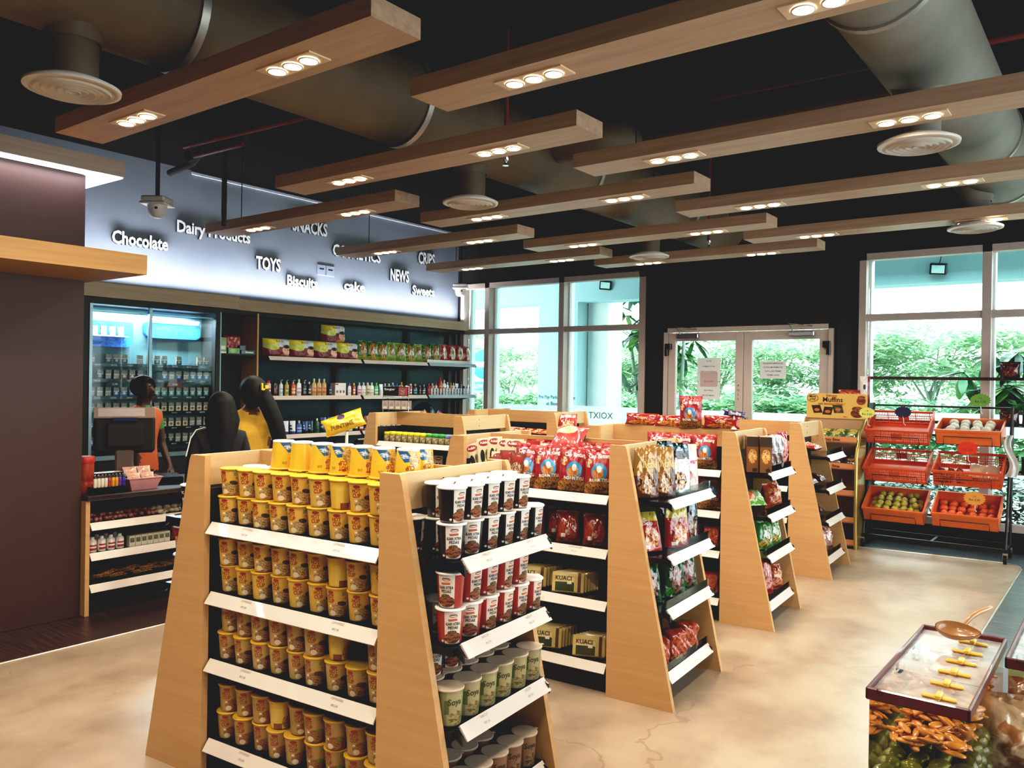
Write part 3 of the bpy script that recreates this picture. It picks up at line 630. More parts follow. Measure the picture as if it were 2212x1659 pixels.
# left end of the nearest gondola
mar=uvmat('maroon_cup_print','7d3038',[('e',.56,.35,.13,.33,('d9b080','8d5030'),10),('r',.45,.8,.06,.04,'c9604a')],.35,coat=.3)
cho=uvmat('choc_cup_print','2c1a14',[('e',.52,.22,.2,.2,('7a8a4a','3a3a20'),12),('e',.52,.45,.18,.12,('e8dccb','6a4028'),12)],.35,coat=.3)
wht=uvmat('white_cup_print','d9d2bc',[('r',.5,.3,.14,.3,('d0c890','a8a86a'),9),('r',.5,.12,.03,.1,'f0ece0')],.4)
bM=cup_body(RB,RT+.002,.112,mar,[],mInkK); bC=cup_body(RB,RT+.002,.112,cho,[('Choc',.5,.68,.018,.05)],mWTxt); bW=cup_body(RB-.006,RT,.125,wht,[],mInkK)
LL={h:cup_lid(RT+.002,h,m) for h,m in ((.112,mLidB),(.125,mLidB))}
SX=-W_-.235
for i in range(4):
    for row in (0,1): cup(F1,SX,.09+.1*i,LV[1]+row*.117,bM,LL[.112],'maroon noodle cup, %s from the front, %s layer, left end of nearest gondola'%(ORD[i],'upper' if row else 'lower'),'maroon cups on the left end',-.3,h=.112)
cup(F1,SX-.0,.12,LV[0]+.01,bC,KL[.112],'dark chocolate cup with white lid on the upper left end shelf','',-.5,h=.112)
cup(F1,SX-.01,.1,.40,bW,LL[.125],'tall pale cup with blue foil lid on the low left end shelf','',0,h=.125)
# ================================================================ PACKAGING
def surf(kind,w,h,t,seed):
    r=random.Random(seed); a,b,c=[r.uniform(0,6) for _ in range(3)]
    def th(u,v):
        e=max(0,math.sin(PI*u))**.5
        if kind=='pillow': q=0 if v<.05 or v>.94 else max(0,math.sin(PI*(v-.05)/.89))**.5
        elif kind=='pouch': q=(1-v)**.55*(.85 if v>.02 else .7)+(.04 if v<.9 else 0)
        elif kind=='block': q=min(1,v/.06)*min(1,(1-v)/.06)*.97; e=min(1,u/.08,(1-u)/.08)
        else: q=max(0,math.sin(PI*v))**.3*(.8)
        wr=(math.sin(9*u+a+4*v)*math.sin(7*v+b)+.7*math.sin(23*u+c+6*v)*math.sin(17*v+a)+.4*math.sin(41*u+b)*math.sin(9*v+c))*.075*t if kind!='flat' else 0
        return t/2*e*q+wr*e*(1 if 0.05<v<.95 else .0)+.0012
    def X(u,v):
        if kind=='pillow': k=1-.07*math.sin(PI*v)+(.03*math.sin(40*v+a) if 0 else 0)
        elif kind=='pouch': k=1-.18*v**3
        else: k=1
        return (u-.5)*w*k
    return th,X
def bag(kind,w,h,t,mat,texts=(),tm=None,seed=1,n=18):
    th,X=surf(kind,w,h,t,seed); g=G()
    g.grid(n,n,lambda u,v:(X(u,v),-th(u,v),v*h),0); g.grid(n,n,lambda u,v:(X(u,v),th(u,v),v*h),0,flip=True)
    for s,u,v,size,mw in [x[:5] for x in texts]:
        def fn(x,y,u=u,v=v):
            uu=u+x/w; vv=v+y/h; return (X(min(1,max(0,uu)),vv),-th(min(.98,max(.02,uu)),min(.97,max(.03,vv)))-.0015,vv*h)
        put_text(g,s,size,fn,1,.02,.15,mw)
    me=g.mesh('bag',[mat,tm or mInkK]); bm=bmesh.new(); bm.from_mesh(me); bmesh.ops.remove_doubles(bm,verts=bm.verts,dist=.0004); bm.to_mesh(me); bm.free(); return me
def carton(w,d,h,mat,side,texts=(),tm=None):
    g=G(); g.box((-w/2,-d/2,0),(w/2,d/2,h),1); g.add([(-w/2,-d/2-.0006,.001),(w/2,-d/2-.0006,.001),(w/2,-d/2-.0006,h-.001),(-w/2,-d/2-.0006,h-.001)],[(0,1,2,3)],0,[[(0,0),(1,0),(1,1),(0,1)]])
    for s,u,v,size,mw in texts: put_text(g,s,size,lambda x,y,u=u,v=v:((u-.5)*w+x,-d/2-.0015,v*h+y),2,.02,0,mw)
    return g.mesh('carton',[mat,side,tm or mInkK])
def put(F,x,y,z,me,name,lab,cat,group=None,turn=0,lean=0,roll=0):
    m=Matrix.Rotation(F.a+turn,4,'Z')@Matrix.Rotation(lean,4,'X')@Matrix.Rotation(roll,4,'Y')
    return single(name,me,lab,cat,F.p(x,y,z),rot=m.to_euler(),group=group)
mGold=M('print_gold','e0c088',.4); mPk=M('print_pink','c04a78',.4); mNavy=M('print_navy','22304e',.5)
chipm=uvmat('chip_bag_red','98242a',[('e',.5,.12,.52,.2,('c08a48','5c3018'),22),('e',.5,.46,.27,.2,'3f8fc0'),('e',.46,.42,.19,.13,('d8955a','a8602f'),9),('e',.5,.52,.08,.08,'f0e6d8'),('e',.14,.66,.11,.1,('e6c8a0','a03a2a'),8),('r',.5,.975,.5,.03,'b8403a')],.28,coat=.5,crinkle=.35)
chips=[bag('pillow',.168,.235,.085,chipm,[('Cap Bintang',.52,.77,.022,.125),('ROAM TYU',.5,.25,.016,.11)],mWTxt,s) for s in (1,2,3)]
chipb=bag('pillow',.19,.235,.07,uvmat('chip_bag_back','9a2a2c',[('e',.4,.72,.35,.2,('e8d8a8','c8943c'),14),('r',.5,.3,.3,.1,'b8463c')],.28,coat=.5,crinkle=.35),[],None,5)
G2N='red chip bags with a blue circle'
for i,(x,y,tn,ln) in enumerate(((-.56,.10,.25,-.2),(-.41,.11,.4,-.24),(-.26,.10,.45,-.15),(-.10,.10,.3,-.18))):
    put(F2,x,y,LV[0],chips[i%3],'chip_bag','red chip bag with blue circle, %s from left on the second gondola'%ORD[i],'chip bag',G2N,tn,ln,(.07,-.06,.05,-.03)[i])
for i,x in enumerate((-.52,-.34,-.19,-.06)): put(F2,x,.20,LV[0]+.02,chips[(i+1)%3] if i else chipb,'chip_bag','red chip bag leaning behind the front row, %s from left'%ORD[i],'chip bag',G2N,.2,-.1)
put(F2,-.36,.16,LV[0]+.2,chipb,'chip_bag','red and yellow chip bag lying over the other bags','chip bag',None,.2,-1.0)
# hanging sachets
sam=uvmat('sachet_cream','d8c8aa',[('e',.5,.84,.36,.11,'9c2a2a'),('e',.35,.4,.16,.22,'22211c'),('e',.68,.42,.15,.2,('3a4a2a','8d7a4a'),14),('e',.5,.1,.5,.12,('a03a2a','c0a080'),8)],.35,coat=.3)
sbm=uvmat('sachet_brown','7a3428',[('e',.5,.82,.36,.12,'9c2a2a'),('e',.5,.5,.35,.2,('d0b890','5a2a1a'),10),('e',.5,.12,.5,.14,('c0502a','5a2a1a'),10)],.35,coat=.3)
sach=bag('flat',.085,.17,.012,sam,[('Adabi',.5,.81,.014,.05)],mWTxt,3,8); sach2=bag('flat',.085,.17,.012,sbm,[],None,4,8)
big=bag('flat',.2,.15,.012,uvmat('sachet_sheet','a8302e',[('r',.3,.93,.3,.06,'efe8da'),('e',.42,.7,.13,.28,('c8c050','e8e0c8'),4),('e',.66,.62,.16,.3,'e6d2be'),('e',.3,.8,.16,.14,'c06a5a')],.35,coat=.3),[],None,5,8)
k=0
for (x,y,z,m,r) in ((-.86,.075,1.06,sach,-.32),(-.81,.08,1.09,sach,-.14),(-.76,.09,1.10,sach,-.04),(-.71,.10,1.09,sach,.02),(-.67,.11,1.09,sach,.06),(-.64,.12,1.09,sach,.0),(-.72,.05,1.02,sach,.05),(-.685,.045,1.0,sach2,-.2),(-.64,.04,.99,sach2,.24),(-.60,.05,1.02,sach2,.1),(-.66,.06,1.03,sach2,.0)):
    k+=1; put(F2,x,y,z,m,'seasoning_sachet','%s seasoning sachet, %s in the fanned bunch on the second gondola'%('cream' if m is sach else 'brown',ORD[k-1]),'sachet','fanned seasoning sachets',.35,-.15,r)
put(F2,-.62,.16,1.10,big,'seasoning_sachet','wide red sachet sheet at the back of the fanned sachets','sachet',None,.3,-.05)
# second shelf: clear bags of red snacks ; third, fourth : flat printed packets
rsm=uvmat('red_snack_bag','7e2a20',[('e',.5,.45,.42,.42,('b8482c','6a2018'),16),('e',.5,.35,.12,.12,('e8d8c0','a02a20'),6),('r',.3,.22,.09,.06,'e6ddd0')],.15,coat=.8,crinkle=.6)
rs=[bag('pillow',.13,.165,.07,rsm,[],None,s) for s in (11,12)]
for i,(x,y) in enumerate(((-.52,.12),(-.40,.20),(-.29,.11),(-.13,.11))): put(F2,x,y,LV[1],rs[i%2],'snack_bag','clear bag of red snacks, %s from left on the second shelf'%ORD[i],'snack bag','clear red snack bags',.4,-.12)
kum=uvmat('seed_pack_green','c8b06a',[('r',.4,.42,.30,.36,'38402a'),('r',.4,.64,.30,.13,'d9c68a'),('r',.86,.5,.05,.5,'5a3a22'),('r',.5,.02,.5,.03,'8a6a30'),('r',.55,.5,.07,.08,'ece2cc')],.35,coat=.3)
krm=uvmat('seed_pack_red','8e2a22',[('r',.8,.5,.05,.5,'d9b468'),('r',.93,.5,.03,.5,'d9b468'),('r',.45,.5,.07,.09,'ece2cc')],.35,coat=.3)
kg=bag('flat',.17,.105,.016,kum,[('KUACI',.36,.60,.021,.09)],M('print_brown','2a1a12',.5),3,8); kr=bag('flat',.17,.105,.016,krm,[('KUACI',.4,.68,.022,.1)],mGold,4,8)
for sh,nm,xs in ((2,'third',((-.50,'g'),(-.27,'g'))),(3,'lowest',((-.66,'r'),(-.40,'g'),(-.14,'g')))):
    for j,(x,c) in enumerate(xs):
        for q in range(6 if c=='g' else 3):
            put(F2,x+.006*q,.075+.022*q,LV[sh]+.004,kg if c=='g' else kr,'seed_packet','%s seed packet, %s from the front of stack %s, %s shelf'%('green and tan' if c=='g' else 'red',ORD[q],('left','middle','right')[j+(1 if sh==2 and j else 0)],nm),'snack packet','standing seed packets',.32,-.22-.05*q)
# end shelves of the second gondola
pb=uvmat('coffee_pouch_brown','5c3424',[('r',.5,.72,.5,.28,'9a7038'),('e',.42,.27,.33,.2,('c08a5a','1e100a'),9),('e',.8,.4,.14,.2,'4a281a')],.18,coat=.8,crinkle=.5,metal=.2)
psv=uvmat('coffee_pouch_silver','1c2428',[('r',.5,.35,.5,.32,'c9cfd0'),('e',.45,.25,.3,.18,('b07a50','1e100a'),9),('r',.5,.9,.42,.06,('7fb0c4','11181c'),5)],.12,coat=1,crinkle=.8,metal=.5)
pw=uvmat('coffee_pouch_pink','d8c2b8',[('e',.5,.55,.24,.35,'efe6e2'),('e',.3,.3,.2,.2,('a05a2a','c88a5a'),10),('e',.5,.32,.1,.1,'b8343a')],.2,coat=.7,crinkle=.5)
P1=bag('pouch',.145,.25,.085,pb,[('Alicafe',.5,.60,.034,.12)],mGold,21); P2=bag('pouch',.15,.265,.085,psv,[('Alicafe',.5,.55,.042,.14)],mWTxt,22); P3=bag('pouch',.13,.25,.08,pw,[('Power',.5,.58,.028,.1)],mPk,23)
for i,(x,y,m,l) in enumerate(((.15,.12,P1,'brown coffee pouch, nearest on the top end shelf of the second gondola'),(.20,.22,P1,'brown coffee pouch, second on the top end shelf of the second gondola'),(.22,.37,P2,'black and silver coffee pouch on the top end shelf, second gondola'),(.22,.51,P3,'pale pink drink pouch on the top end shelf, second gondola'),(.1,.3,P1,'brown coffee pouch in the back row of the top end shelf'),(.10,.44,P2,'silver coffee pouch in the back row of the top end shelf'))):
    put(F2,x,y,LV[0]+.002,m,'coffee_pouch',l,'pouch','drink pouches on the second gondola',PI/2-.65,-.05)
pr=uvmat('red_pouch','a02f26',[('e',.55,.35,.28,.25,('e0b080','8a2a1a'),7),('r',.5,.88,.5,.12,'b8a84a'),('r',.3,.1,.12,.05,'d8ccc0')],.15,coat=.8,crinkle=.6)
P4=bag('pouch',.15,.2,.08,pr,[('Soup',.5,.66,.02,.07)],mWTxt,24); P5=bag('pouch',.13,.25,.075,uvmat('dark_pouch','1e1c1e',[('e',.5,.3,.36,.2,('8a5a3a','1e100a'),9),('r',.7,.75,.12,.2,'8fa0a8')],.12,coat=1,crinkle=.8),[],None,25)
for i,(x,y,m,l,ln) in enumerate(((.17,.13,P4,'red pouch leaning back, nearest on the second end shelf',-.28),(.23,.34,P4,'red soup pouch in the middle of the second end shelf',-.05),(.23,.50,P5,'dark coffee pouch at the far side of the second end shelf',-.03),(.13,.43,P5,'dark coffee pouch behind the red soup pouch',0))):
    put(F2,x,y,LV[1]+.002,m,'coffee_pouch',l,'pouch','pouches on the second end shelf',PI/2-.6,ln)
pg=uvmat('green_snack_bag','1c4a26',[('e',.55,.38,.26,.32,('a0685a','3a1c18'),12),('e',.3,.12,.2,.1,('4a8a2a','163818'),10),('r',.5,.95,.5,.04,'2d6a3a')],.12,coat=1,crinkle=.9)
P6=[bag('pillow',.15,.215,.085,pg,[],None,s) for s in (31,32,33)]
for i,(x,y) in enumerate(((.17,.14),(.22,.34),(.22,.52))): put(F2,x,y,LV[2]+.003,P6[i],'snack_bag','dark green glossy snack bag, %s from the front on the third end shelf'%ORD[i],'snack bag','green bags on the end shelf',PI/2-.6,-.25)
po=uvmat('orange_block_pack','a8421e',[('e',.5,.4,.4,.35,('c8602c','8a2a14'),12),('r',.5,.12,.5,.12,('b88a60','6a3020'),10)],.15,coat=.9,crinkle=.6)
P7=[bag('block',.12,.15,.12,po,[],None,s) for s in (41,42,43)]
for i,(x,y) in enumerate(((.20,.14),(.22,.32),(.22,.49))): put(F2,x,y,LV[3]+.003,P7[i],'noodle_pack','orange family noodle pack, %s from the front on the lowest end shelf'%ORD[i],'noodle pack','orange noodle packs',PI/2-.5)
# ---------------------------------------------------------------- third gondola
for i,x in enumerate((-.16,-.33,-.5)): put(F3,x,.12,LV[0],chips[i],'chip_bag','red chip bag, %s from the right on the third gondola top shelf'%ORD[i],'chip bag','red chip bags on the third gondola',.3,-.1)
for i,x in enumerate((-.12,-.28)): put(F3,x,.13,LV[1],chips[i],'chip_bag','red chip bag, %s from the right on the third gondola second shelf'%ORD[i],'chip bag','red chip bags on the third gondola',.4,-.15)
for i,(x,s) in enumerate(((-.1,2),(-.25,2),(-.1,3),(-.24,3))): put(F3,x,.13,LV[s]+.002,P7[i%3],'noodle_pack','orange noodle pack, %s from the right on the %s shelf, third gondola'%(ORD[i%2],SN[s]),'noodle pack','orange noodle packs on the third gondola',.2)
cbx=uvmat('brown_carton_print','7a4a20',[('e',.5,.45,.38,.2,('e0b060','9a5a20'),9),('r',.5,.86,.5,.14,'3a2418'),('r',.7,.06,.2,.05,'2a1a12')],.4,coat=.3)
C1=carton(.075,.17,.235,cbx,M('brown_carton','8d6238',.5),[('7x',.5,.42,.03,.05)],mGold)
sv=uvmat('silver_pack','b8bcc0',[('e',.5,.3,.4,.25,('8a6a5a','5a5a60'),12),('r',.5,.6,.3,.12,('e8e8ea','7d8288'),9)],.15,coat=.8,crinkle=.6,metal=.3)
P8=bag('block',.075,.235,.11,sv,[],None,51); P9=bag('pillow',.12,.25,.08,uvmat('red_pink_bag','9a2830',[('e',.5,.5,.3,.36,('d8a8a0','9a2830'),5)],.15,coat=.8,crinkle=.5),[],None,52)
for i,(x,y,m,nm,l) in enumerate(((.15,.16,C1,'drink_carton','brown and gold carton, nearest on the top end shelf of the third gondola'),(.235,.17,C1,'drink_carton','brown and gold carton, second on the top end shelf of the third gondola'),(.22,.33,P8,'silver_pack','silver foil pack beside the brown cartons, third gondola'),(.23,.43,P8,'silver_pack','second silver foil pack on the top end shelf, third gondola'),(.24,.55,P9,'snack_bag','red and pink bag at the far side of the top end shelf'))):
    put(F3,x,y,LV[0]+.002,m,nm,l,'carton' if m is C1 else 'pack','packs on the top end shelf of the third gondola',(.38 if m is C1 else PI/2-.7) if m is not P9 else PI/2-.4)
gb=uvmat('green_bread_bag','6ea83a',[('e',.3,.5,.25,.35,('c8603a','e0a060'),8),('e',.7,.5,.2,.25,('e8f0d8','7ab03a'),8)],.15,coat=.8,crinkle=.6)
P10=bag('pillow',.2,.14,.11,gb,[],None,61); P11=bag('pillow',.17,.17,.12,uvmat('orange_ball_bag','a8482a',[('e',.5,.5,.38,.38,('d89468','8a2a1c'),6)],.15,coat=.8,crinkle=.7),[],None,62)
put(F3,.17,.2,LV[1]+.04,P10,'snack_bag','bright green snack bag lying on the second end shelf, third gondola','snack bag',None,PI/2-.6,-.9); put(F3,.22,.45,LV[1]+.003,P11,'snack_bag','rounded orange snack bag beside the bright green bag','snack bag',None,PI/2-.4,-.2)
P12=bag('pillow',.15,.19,.1,uvmat('green_white_bag','2f7a3a',[('e',.6,.5,.25,.36,('e8e0d0','3a8a4a'),7),('e',.4,.2,.3,.15,('c8a82a','1c3a1c'),8)],.15,coat=.8,crinkle=.7),[],None,63)
for i,(x,y) in enumerate(((.15,.12),(.21,.30),(.22,.48))): put(F3,x,y,LV[2]+.003,P12,'snack_bag','green and white snack bag, %s from the front on the third end shelf, third gondola'%ORD[i],'snack bag','green and white bags',PI/2-.6,-.3)
for i,(x,y) in enumerate(((.2,.14),(.22,.33),(.22,.5))): put(F3,x,y,LV[3]+.003,P9 if i%2 else P11,'snack_bag','dark red bag, %s from the front on the lowest end shelf, third gondola'%ORD[i],'snack bag','dark red bags',PI/2-.5,-.2)
# on the top rail of the third gondola
flat=bag('pillow',.26,.09,.05,uvmat('red_flat_pack','8e1f1c',[('e',.5,.2,.4,.18,('d8943c','8e1f1c'),8),('r',.5,.92,.5,.05,'b03a30')],.15,coat=.8,crinkle=.6),[('Crispy',.5,.45,.02,.1)],mGold,71)
put(F3,-.03-.70,.335,1.272,flat,'snack_pack','red snack pack at left end on the top rail of the third gondola','snack pack',None,.1,-.3)
put(F3,-.50,.335,1.272,flat,'snack_pack','red snack pack beside the standing chip bag on the top rail','snack pack',None,0,-.5)
put(F3,-.12,.335,1.272,flat,'snack_pack','red and gold snack pack near the right end of the top rail','snack pack',None,.05,-.05)
put(F3,-.345,.335,1.262,chips[1],'chip_bag','red chip bag standing on the top rail of the third gondola','chip bag',None,.15,.05)
put(F3,-.24,.335,1.272,bag('flat',.2,.05,.02,M('brown_film','5a2a1e',.2,coat=.5),[],None,2,8),'snack_pack','flat brown pack lying on the top rail','snack pack',None,0,-1.3)
g=G(); g.tube([(0,0,0),(0,0,.1)],.006,8); g.lathe([(.02,0),(.02,.006),(.006,.02)],16)
b2=bag('pillow',.15,.04,.03,uvmat('purple_bar','3a2a5c',[('r',.5,.5,.3,.25,('d8d0e0','6a4a3a'),7)],.2,coat=.6),[],None,81)
e=thing('snack_stand',[('stand_pole',g.fix('pole',[mWhite]))],'small white pole stand on the third gondola rail before the door','display stand',F3.p(-.03,.335,1.27))
single('chocolate_bar',b2,'purple wrapped bar resting on the small white pole stand','chocolate bar',F3.p(-.03,.335,1.36),rot=(0,.12,F3.a+.5))
# ---------------------------------------------------------------- fourth gondola end
rc=uvmat('red_candy_pack','a0281e',[('e',.5,.5,.45,.4,('e0a078','a02a1e'),14)],.15,coat=.9,crinkle=.6)
flat2=bag('pillow',.3,.2,.07,rc,[],None,91); dr=bag('pillow',.2,.16,.06,uvmat('dark_red_pack','4a1414',[('e',.6,.4,.3,.3,('a05a50','3a1010'),9)],.12,coat=1,crinkle=.8),[],None,92)
put(F4,.17,.36,LV[0]+.04,flat2,'snack_pack','wide red and cream pack lying on the top end shelf, farthest gondola','snack pack',None,PI/2,-1.45)
for si in (1,2):
    for i,y in enumerate((.2,.48)): put(F4,.18,y,LV[si]+.03,dr,'snack_pack','dark red pack, %s on the %s end shelf of the farthest gondola'%(('nearer','farther')[i],SN[si]),'snack pack','dark red packs',PI/2,-1.3)
mix=uvmat('brown_silver_bag','8a3a22',[('e',.5,.5,.4,.4,('d8c8c0','9a3a22'),8)],.12,coat=1,crinkle=.9,metal=.2); mb=bag('pillow',.16,.22,.1,mix,[],None,93)
for i,y in enumerate((.13,.33,.53)): put(F4,.2,y,LV[3]+.003,mb,'snack_bag','orange and silver bag, %s from the front on the lowest end shelf, farthest gondola'%ORD[i],'snack bag','orange and silver bags',PI/2-.5,-.2)
for i,y in enumerate((.2,.45)): put(F4,-.15-.2*i,.12,LV[0]+.02,flat2,'snack_pack','red and cream pack, %s from the right on the farthest gondola front'%ORD[i],'snack pack',None,0,-1.2)
# ---------------------------------------------------------------- left gondolas: jars, sweets
def jar(lid,lab):
    g=G(); g.lathe([(.03,0),(.034,.004),(.034,.055),(.028,.064)],18); l=G(); l.lathe([(.031,.062),(.033,.064),(.033,.085),(.030,.088)],18)
    return g.fix('jar_body',[uvmat('jar_print',('6a5a34','cdb87a'),[('r',.5,.5,.18,.3,('e0d0a0','4a3a20'),9)],.3,coat=.5)]),l.fix('jar_lid',[lid])
jl=[('yellow',M('jar_lid_yellow','dcd02c',.35)),('green',M('jar_lid_green','2c9a4c',.35)),('lilac',M('jar_lid_lilac','8c88d0',.35))]
jm={n:jar(m,n) for n,m in jl}
for i in range(12):
    n='yellow' if i<7 else 'green' if i<10 else 'lilac'; b,l=jm[n]
    for r in (0,1): thing('spice_jar',[('jar_body',b),('jar_lid',l)],'%s-lidded jar, %s from left, %s row on the left gondola'%(n,ORD[i],('front','back')[r]),'jar',FA.p(-.84+.072*i,.09+.075*r,LV[0]),group='small lidded jars')
for i in range(6): put(FA,-.83+.14*i,.13,LV[1],rs[i%2] if i<4 else sach,'snack_bag' if i<4 else 'seasoning_sachet','dim snack pack, %s from left on the second shelf of the left gondola'%ORD[i],'snack bag','dim packs on the left gondola',.3,-.1)
whp=bag('pillow',.28,.11,.05,uvmat('white_pink_pack','e0cfc8',[('r',.5,.5,.38,.2,'b8484a'),('r',.5,.1,.5,.1,'e0b040')],.3,coat=.5),[('Biscuit Snack',.5,.45,.02,.18)],mWTxt,95)
for i,x in enumerate((-.18,-.42)): put(FA,x,.02,LV[2]+.32,whp,'biscuit_pack','white and pink biscuit pack, %s before the left gondola'%('right one' if i==0 else 'left one'),'biscuit pack',None,.3,-.5) if 0 else None
for i in range(7): put(FB,-.8+.125*i,.14,LV[0]+.03,flat if i>2 else whp,'snack_pack','flat snack pack, %s from left on the far left gondola'%ORD[i],'snack pack','flat packs on the far left gondola',.1,-1.1)
put(FB,.18,.12,LV[0],bag('pillow',.2,.26,.08,uvmat('red_noodle_bag','9c2822',[('e',.5,.4,.36,.3,('e0b878','a8402a'),8),('r',.5,.9,.4,.07,('e8dcd0','9c2822'),9)],.15,coat=.8,crinkle=.6),[],None,96),'chip_bag','red and yellow bag leaning at the right end of the far left gondola','chip bag',None,.5,-.3)
for i in range(3): put(FB,.2,.3+.14*i,LV[0]+.02,whp,'snack_pack','pale pack, %s on the end shelf of the far left gondola'%ORD[i],'snack pack','pale packs',PI/2,-1.2)
# yellow pillow sign on a pole behind the nearest gondola's cups
yp=bag('pillow',.165,.07,.045,uvmat('yellow_snack_pillow','e6c22c',[('r',.5,.6,.3,.1,'f2dc70'),('e',.48,.88,.1,.12,'4a2a5a')],.25,coat=.5,crinkle=.4),[('FUNTIME',.45,.3,.018,.1)],M('print_brown2','8a5a14',.5),97)
g=G(); g.tube([(0,0,0),(0,0,.10)],.006,8); g.tube([(0,0,.0),(0,0,.03)],.011,8)
thing('snack_stand',[('stand_pole',g.fix('pole',[mWhite]))],'white pole stand rising behind the upside-down cups','display stand',F1.p(-.47,.33,1.27))
single('snack_pillow',yp,'yellow snack packet lying tilted on the white pole above the cups','snack packet',F1.p(-.47,.33,1.375),rot=(.15,-.35,F1.a+.7))
# price card lettering on the near strips
PRL=[(F1,[(-.72,.965+.04,'HOT CUP','RM 2.40'),(-.22,1.005,'HOT CUP','RM 2.40')])]
def lets(F,x,z,end,s='NOODLE CUP',s2='RM 2.40'):
    g=G()
    for t,dz,h in ((s,-.010,.0065),(s2,-.028,.0065)):
        a=(.028-(-.004))/.042
        if end: fn=lambda u,v,dz=dz:(.29+.0335*((-dz-v)/.044)+.0045,x+u,z+.004+dz+v+.001)
        else: fn=lambda u,v,dz=dz:(x+u,.028-.032*((-dz-v)/.042)-.0016,z+.004+dz+v)
        put_text(g,t,h,fn,0,.0,0)
    return g.mesh('price_lettering',[mInk])
for F,zs,nm in ((F1,(LV),'nearest'),(F2,LV[:2],'second')):
    root=[o for o in bpy.data.objects if o.name.startswith('display_gondola') and not o.parent][0 if F is F1 else 1]
    for z in zs:
        for x in (-.68,-.2): ob('price_lettering',lets(F,x,z,False,'CUP NOODLE' if F is F1 else 'CAP BINTANG 120G','RM 2.40' if F is F1 else 'RM 3.90'),root)
        for y in (.2,.48): ob('price_lettering',lets(F,y,z,True,'KARI CUP' if F is F1 else 'PREMIX','RM 2.90'),root)
# ================================================================ LEFT WALL UNITS
# glazed cabinet with small packs
CY0,CY1,CX=3.72,5.02,-7.72
g=G(); g.box((XL+.005,3.3,0),(CX,CY0,2.31)); g.box((XL+.005,CY1,0),(CX,CY1+.05,2.31)); g.box((XL+.005,CY0,2.25),(CX,CY1,2.31)); g.box((XL+.005,CY0,0),(CX,CY1,.78)); g.box((XL+.005,CY0,.78),(XL+.03,CY1,2.25))
st=G(); st.box((CX-.02,CY0,.78),(CX+.02,CY1+.03,.82)); st.box((CX-.03,CY0-.02,.80),(CX+.012,CY0+.008,2.25))
mul=G(); mul.box((CX-.02,4.28,.82),(CX+.008,4.31,2.25)); mul.box((CX-.05,CY0,2.19),(CX-.03,CY1,2.205))
mTeal=M('aluminium_edge','8fa6ac',.3,.6)
sh=[]; rows=[.915,1.075,1.23,1.385,1.55,1.70]
c=thing('glass_cabinet',[('cabinet_body',g.fix('body',[mBlack])),('base_rail',st.fix('rail',[mTeal])),('door_mullion',mul.fix('mullion',[mTeal]))],'black glass-fronted cabinet of small packs behind the service counter','cabinet')
for z in rows:
    g=G(); g.box((XL+.03,CY0+.005,z-.012),(-7.8,CY1-.005,z-.002)); g.box((-7.8,CY0+.005,z-.035),(-7.796,CY1-.005,z-.002)); ob('pack_shelf',g.fix('pack_shelf',[mBlackG]),c)
g=G(); g.box((XL+.03,CY0,.82),(XL+.034,CY1,2.24)); ob('cabinet_lit_lining',g.fix('lining',[M('cabinet_lit_lining','4d6c74',.4)]),c)  # mid-teal plate, its colour stands for the lit back and reflections
gl=G(); gl.box((CX-.004,CY0,.82),(CX,4.29,2.25)); ob('glass_door',gl.fix('glass_door',[glassmat('cabinet_glass',(.9,.98,.99),.2)]),c); gl=G(); gl.box((CX-.012,4.27,.82),(CX-.008,CY1,2.25)); ob('glass_door',gl.fix('glass_door',[MATS.get('cg') or glassmat('cabinet_glass_2',(.9,.98,.99),.2)]),c)
# lit headers inside the cabinet
def rrect(y0,y1,z0,z1,r,n=5):
    P=[]
    for (cy,cz,a0) in ((y1-r,z1-r,0),(y0+r,z1-r,90),(y0+r,z0+r,180),(y1-r,z0+r,270)):
        for k in range(n+1): a=math.radians(a0+90*k/n); P.append((cy+r*math.cos(a),cz+r*math.sin(a)))
    return P
mBlueP=uvmat('blue_lit_panel',('1c4fae','2a74c8'),[('r',.5,.95,.5,.05,'a8e0ee')],.3,coat=.5)
b=MATS['blue_lit_panel'].node_tree.nodes['Principled BSDF']; 
for L_ in [l for l in MATS['blue_lit_panel'].node_tree.links if l.to_socket==b.inputs['Base Color']]: MATS['blue_lit_panel'].node_tree.links.new(L_.from_socket,b.inputs['Emission Color'])
b.inputs['Emission Strength'].default_value=.3
mWhP=EM('white_lit_panel','dcf6f8',1.1); mWhP2=EM('tube_light','e8ffff',5)
for y0,y1,z0,z1 in ((3.74,4.23,1.86,2.14),(4.36,4.97,1.97,2.14)):
    g=G(); g.prism(rrect(y0,y1,z0,z1,.06),-7.99,-7.93,'x'); single('lit_header_panel',g.fix('panel',[mBlueP]),'blue lit header panel inside the glass cabinet, %s door'%('left' if y0<4 else 'right'),'light panel')
g=G(); g.tube([(-7.9,CY0+.03,2.17),(-7.9,4.26,2.17)],.012,8); g.tube([(-7.9,4.33,2.15),(-7.9,4.93,2.15)],.012,8); ob('tube_lamp',g.fix('tube_lamp',[mWhP2]),c)
area('cabinet_light',(-7.85,4.35,2.2),(.1,1.1),75,(.88,.97,1),(0,0,0))
packs=[('white and brown',('d8d0c4','7a5040'),'b8a89a'),('teal and white','3a8f8c','d8d0c4'),('blue and white','3a4fa0','c4ccdc'),('red and white','8f2c30','dcd2cc'),('cream and red','d8c4a0','b0402e'),('green and grey','3f8f6c','8a8680'),('dark grey','2a2a2e','a8a4a0')]
pk=[]
